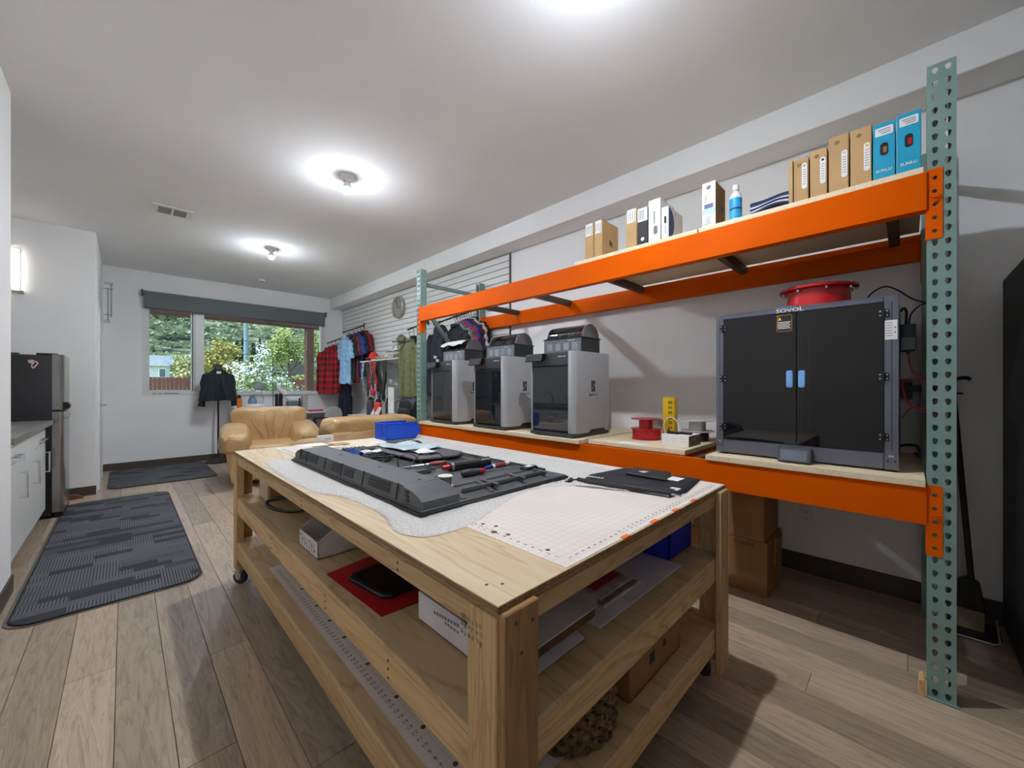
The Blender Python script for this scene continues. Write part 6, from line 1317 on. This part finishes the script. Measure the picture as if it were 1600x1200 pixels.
for i, (y, c, lab) in enumerate(((5.85, (150, 130, 112), 'folded brown patterned cloth on the white shelf, far side'), (5.55, (196, 168, 150), 'folded pinkish cloth in the middle of the white shelf'), (5.25, (120, 112, 84), 'folded camouflage cloth on the white shelf, near the caps'), (4.96, (172, 160, 110), 'folded khaki cloth on the white shelf behind the olive jacket'))):
    tag(part('folded_cloth', mat('fold_cloth_%d' % i, c, .9, var=.45, scale=26), None, lambda b: puff(b, 2.80, 3.02, y-.13, y+.13, 1.618, 1.618+.06+.01*(i % 2), .5, .02, i, 28, 14), smooth=70), lab, 'cloth', 'folded cloths on the white shelf')
tag(part('dark_cap', BLACK, None, lambda b: puff(b, 2.88, 3.0, 4.90, 5.06, 1.685, 1.75, .7, .01, 3, 20, 12), smooth=70), 'small black beanie on the folded khaki cloth', 'hat')
WHB = mat('black_white_woven', (120, 120, 124), .8, var=.9, scale=34); CAMD = mat('dark_camo_strap', (52, 54, 46), .85, var=.7, scale=30)
RST = mat('red_strap', (176, 30, 44), .6)
for i, (y, x, L, m_, w_, lab) in enumerate(((6.32, 2.80, .46, WHB, .07, 'black and white woven strap, leftmost under the shelf'), (6.24, 2.83, .44, BLACK, .07, 'black strap behind the woven one'), (6.14, 2.79, .46, CAMD, .08, 'dark camouflage strap beside the woven one'), (6.05, 2.80, .42, WHB, .06, 'second black and white strap under the red cap'), (6.00, 2.77, .34, RST, .05, 'red strap hanging between dark ones'), (5.93, 2.80, .50, CAMD, .09, 'broad dark camouflage strap in the middle'), (5.86, 2.83, .48, BLACK, .08, 'black strap behind the middle ones'), (5.80, 2.76, .36, RST, .06, 'red strap right of the middle'), (5.72, 2.79, .56, BLACK, .09, 'black harness strap right of the red one'), (5.63, 2.82, .52, CAMD, .09, 'camouflage harness strap near the right end'), (5.56, 2.78, .50, BLACK, .09, 'wide black strap at the right end of the shelf'))):
    s = thing('hanging_strap', lab, 'strap', (x, y, 1.60), group='straps hanging from the shelf')
    part('webbing', m_, s, lambda b: b.grid(lambda u, v: (.004*math.sin(9*v+i)-.01, (u-.5)*w_*(1+.25*math.sin(7*v+2*i))+.03*math.sin(4*v+i), .0-L*v), 5, 16), local=True, smooth=70, solid=.006)
    part('loop', m_, s, lambda b: b.tube([(0, w_*.3*math.cos(t*PI/6)+.03*math.sin(4+i), -L-.05+.06*math.sin(t*PI/6)) for t in range(13)], .007, 6), local=True)
bow = part('ribbon_bow', mat('red_ribbon', (190, 34, 54), .6), None, lambda b: puff(b, 2.75, 2.80, 5.86, 5.98, 1.06, 1.16, .9, .04, 5, 18, 12), smooth=70); tag(bow, 'red ribbon bow at the lower end of the straps', 'ribbon')

# ------------------------------------------------------------------ low white counter with bottles behind the armchairs
lc = thing('low_counter', 'white low counter along the wall behind the armchair', 'counter', (2.87, 5.5, 0))
bx('body', CABW, lc, 2.64, 3.10, 4.35, 6.5, 0, .72); bx('counter_top', WHITE, lc, 2.62, 3.10, 4.33, 6.52, .72, .74, b=.003)
def bottle(label, loc, r, h, m_, capm):
    t = thing('water_bottle', label, 'bottle', loc)
    part('body', m_, t, lambda b: b.lathe([(0, 0), (r*.95, 0), (r, .006), (r, h*.72), (r*.9, h*.78), (r*.6, h*.84), (0, h*.84)]), local=True)
    part('cap', capm, t, lambda b: b.lathe([(0, h*.82), (r*.66, h*.82), (r*.66, h*.93), (r*.4, h*.94), (r*.4, h), (0, h)]), local=True); return t
bottle('dark grey water bottle with black cap on the low counter', (2.78, 6.02, .74), .062, .30, mat('grey_bottle', (66, 70, 74), .4), BLACK)
bottle('slim dark bottle behind the orange jar', (2.84, 5.55, .74), .04, .30, DGREY, BLACK)
jr = bottle('white jar with orange-red top on the low counter', (2.76, 5.72, .74), .062, .27, mat('orange_red_body', (222, 70, 44), .4), BLACK)
bh = thing('brochure_holder', 'white leaflet stand leaning in front of the orange jar', 'leaflet', (2.70, 5.66, .74))
part('leaflet', PAPER, bh, lambda b: b.prism([(2.66, .74), (2.665, .74), (2.735, .88), (2.73, .88)], 'Y', 5.70, 5.80)); part('leaflet', mat('grey_leaflet', (200, 198, 206), .6), bh, lambda b: b.prism([(2.67, .74), (2.675, .74), (2.745, .89), (2.74, .89)], 'Y', 5.56, 5.69))
pc = thing('product_box', 'tall white product box with grey side on the low counter', 'box', (2.82, 5.25, .74)); bx('carton', PAPER, pc, 2.76, 2.9, 5.23, 5.40, .74, 1.19, b=.002); bx('grey_side', mat('ribbed_grey', (168, 168, 172), .6, var=.08, scale=80), pc, 2.761, 2.90, 5.222, 5.229, .742, 1.188, b=0); part('print', GINK, pc, lambda b: [b.box(2.7592, 2.76, 5.27+.018*k, 5.282+.018*k, 1.02, 1.026) for k in range(5)], smooth=0)
bk_ = thing('backpack', 'black backpack standing on the low counter by the green upright', 'backpack', (2.78, 4.74, .74))
part('bag', NYL, bk_, lambda b: puff(b, 2.66, 2.92, 4.54, 4.94, .742, 1.06, .5, .02, 3, 36, 20), smooth=70); part('pocket', NYL, bk_, lambda b: puff(b, 2.62, 2.70, 4.58, 4.90, .76, .92, .5, .01, 4, 24, 12), smooth=70)
part('strap', mat('grey_webbing', (120, 124, 130), .7), bk_, lambda b: b.tube(spline([(2.70, 4.93, 1.02), (2.66, 4.98, .98), (2.66, 4.98, .86), (2.70, 4.95, .78)], 6), .012, 8)); part('grab_handle', BLACK, bk_, lambda b: b.tube(spline([(2.80, 4.68, 1.045), (2.80, 4.70, 1.075), (2.80, 4.78, 1.075), (2.80, 4.80, 1.045)], 6), .008, 8))

# ------------------------------------------------------------------ coat stand with dark jacket
cs_ = thing('coat_stand', 'thin black stand with a dark fuzzy base', 'stand', (1.06, 7.72, 0))
part('pole', BLACK, cs_, lambda b: b.cyl((1.06, 7.72, .03), (1.06, 7.72, 1.44), .013, seg=12))
part('base', mat('dark_base', (54, 50, 42), .8, var=.3, scale=20, bump=.5), cs_, lambda b: (b.lathe([(0, 0), (.18, 0), (.17, .02), (.08, .05), (.03, .07), (0, .07)], (1.06, 7.72, 0), 24),)); part('top_knob', mat('dark_knob', (60, 62, 58), .7, var=.3, scale=30), cs_, lambda b: b.sph((1.06, 7.72, 1.50), (.055, .055, .06), 16, 10))
jk = garment('jacket', 'dark teal jacket draped on the stand below the window', 'jacket', fabric('dark_teal_shell', (30, 42, 48)), (1.06, 7.70, 1.47), .36, .49, .12, 'long', PI/2, 41, hem=1.45)
part('price_tag', PAPER, jk, lambda b: b.box(-.115, -.112, -.02, .04, -.07, -.03), local=True, smooth=0)
# ------------------------------------------------------------------ desk under the window
dk = thing('desk', 'white desk under the window', 'desk', (1.95, 7.55, 0))
bx('top', WHITE, dk, 1.22, 2.62, 7.12, 7.95, .745, .775, b=.004); bx('front_rail', mat('dark_rail', (90, 92, 96), .5), dk, 1.25, 2.60, 7.14, 7.17, .66, .745, b=.002)
for x in (1.26, 2.56):
    for y in (7.18, 7.90): bx('leg', GREY, dk, x-.02, x+.02, y-.02, y+.02, 0, .745, b=.003)
tag(MB().box(2.26, 2.46, 7.15, 7.34, .775, .80, b=.003).build('notebook', mat('red_cover', (206, 40, 66), .5)), 'red notebook on the near right end of the desk', 'notebook')
bottle('orange metal bottle at the left end of the desk', (1.30, 7.50, .775), .037, .29, mat('orange_metal', (214, 122, 22), .3, .3), BLACK)
tag(part('shallow_dish', WHITE, None, lambda b: b.lathe([(0, .0), (.09, 0), (.13, .05), (.135, .12), (.12, .14), (.10, .12), (.08, .06), (0, .05)], (1.50, 7.42, .775), 24)), 'white rounded dish beside the orange bottle', 'dish')
jg = bottle('clear blue jug on the desk', (1.50, 7.62, .775), .06, .28, mat('blue_clear', (140, 170, 196), .2, trans=.3), GREY)
dl = thing('desk_lamp', 'grey desk lamp with round head on the desk', 'lamp', (1.60, 7.60, .775))
part('base', GREY, dl, lambda b: b.lathe([(0, 0), (.07, 0), (.07, .015), (0, .02)]), local=True); part('arm', mat('lamp_arm', (200, 200, 198), .4), dl, lambda b: b.tube([(0, 0, .02), (.06, 0, .22), (-.01, 0, .42)], .008, 8), local=True)
part('head', mat('lamp_grey', (128, 136, 138), .4), dl, lambda b: b.sph((-.01, -.02, .43), (.095, .03, .07), 24, 12), local=True)
cl_ = thing('desk_lamp', 'white cone-shaded lamp on the desk', 'lamp', (1.92, 7.62, .775))
part('base', WHITE, cl_, lambda b: b.lathe([(0, 0), (.06, 0), (.06, .015), (0, .02)]), local=True); part('arm', WHITE, cl_, lambda b: b.tube([(0, 0, .02), (-.08, 0, .25), (-.04, 0, .43)], .008, 8), local=True)
part('shade', mat('lamp_shade_white', (214, 208, 200), .5), cl_, lambda b: (b.tube([(-.06, 0, .44), (.06, -.02, .30)], [.02, .085], 20, cap=False), b.tube([(-.075, 0, .46), (-.055, 0, .435)], [.014, .022], 16)), local=True, solid=.002)
rs = thing('wire_stand', 'tall thin wire stand on the desk', 'stand', (1.77, 7.5, .775))
part('rod', DGREY, rs, lambda b: b.cyl((0, 0, 0), (0, 0, .92), .005, seg=8), local=True); part('crossbar', DGREY, rs, lambda b: b.tube([(0, 0, .60), (.20, 0, .60), (.20, 0, .40)], .004, 8), local=True); part('base', DGREY, rs, lambda b: b.box(-.09, .16, -.05, .05, 0, .02, b=.004), local=True)
part('clutter_tray', BLACK, rs, lambda b: [b.box(-.05+k*.045, -.02+k*.045, -.04, .04, .02, .05+.02*(k % 3), b=.004) for k in range(6)], local=True)
for k, x in enumerate((1.81, 1.87)): tag(part('insole', BLACK, None, lambda b: b.prism(rrect(x-.022-.008*k, x+.022+.008*k, .83, 1.08, .02, 5), 'Y', 7.44, 7.455)), ['narrow black sole standing upright on the desk', 'wide black sole standing upright on the desk'][k], 'sole', 'upright soles on the desk')
tc_ = thing('tool_case', 'small blue and white case at the right of the desk', 'case', (2.08, 7.5, .775)); bx('body', mat('slate_case', (96, 108, 120), .4), tc_, 1.98, 2.18, 7.42, 7.58, .775, .95, b=.01, seg=2); bx('lid', WHITE, tc_, 1.98, 2.18, 7.42, 7.58, .955, 1.02, b=.02, seg=3); bx('strap', BLACK, tc_, 2.14, 2.165, 7.413, 7.42, .78, 1.0, b=.001)
tag(MB().box(2.21, 2.30, 7.46, 7.54, .775, 1.03, b=.004).build('tall_carton', mat('beige_carton', (184, 176, 160), .7, var=.15, scale=30)), 'beige carton right of the small blue case', 'box')
# office chair
oc = thing('office_chair', 'grey-backed office chair with black tube arms by the desk', 'chair', (2.26, 6.45, 0))
GCH = mat('grey_seat_shell', (158, 156, 152), .5)
part('backrest', GCH, oc, lambda b: b.prism([(2.16, .60), (2.42, .60), (2.42, .78), (2.39, .86), (2.33, .89), (2.25, .89), (2.19, .86), (2.16, .78)], 'Y', 6.22, 6.26, b=.012, seg=2)); part('seat', GCH, oc, lambda b: b.box(2.04, 2.48, 6.26, 6.68, .42, .47, b=.02, seg=2))
for x in (2.0, 2.52): part('arm_tube', BLACK, oc, lambda b: b.tube(spline([(x, 6.25, .40), (x, 6.25, .60), (x, 6.27, .665), (x, 6.34, .685), (x, 6.56, .685), (x, 6.63, .66), (x, 6.65, .60), (x, 6.65, .40)], 6), .014, 10))
part('arm_tube', BLACK, oc, lambda b: b.tube(spline([(1.98, 6.22, .55), (1.985, 6.22, .69), (2.03, 6.22, .725), (2.12, 6.22, .73), (2.20, 6.22, .72)], 6), .013, 10))
for x, y in ((2.0, 6.25), (2.0, 6.65), (2.52, 6.25), (2.52, 6.65)): part('leg', BLACK, oc, lambda b: b.cyl((x, y, 0), (x, y, .42), .014, seg=10))
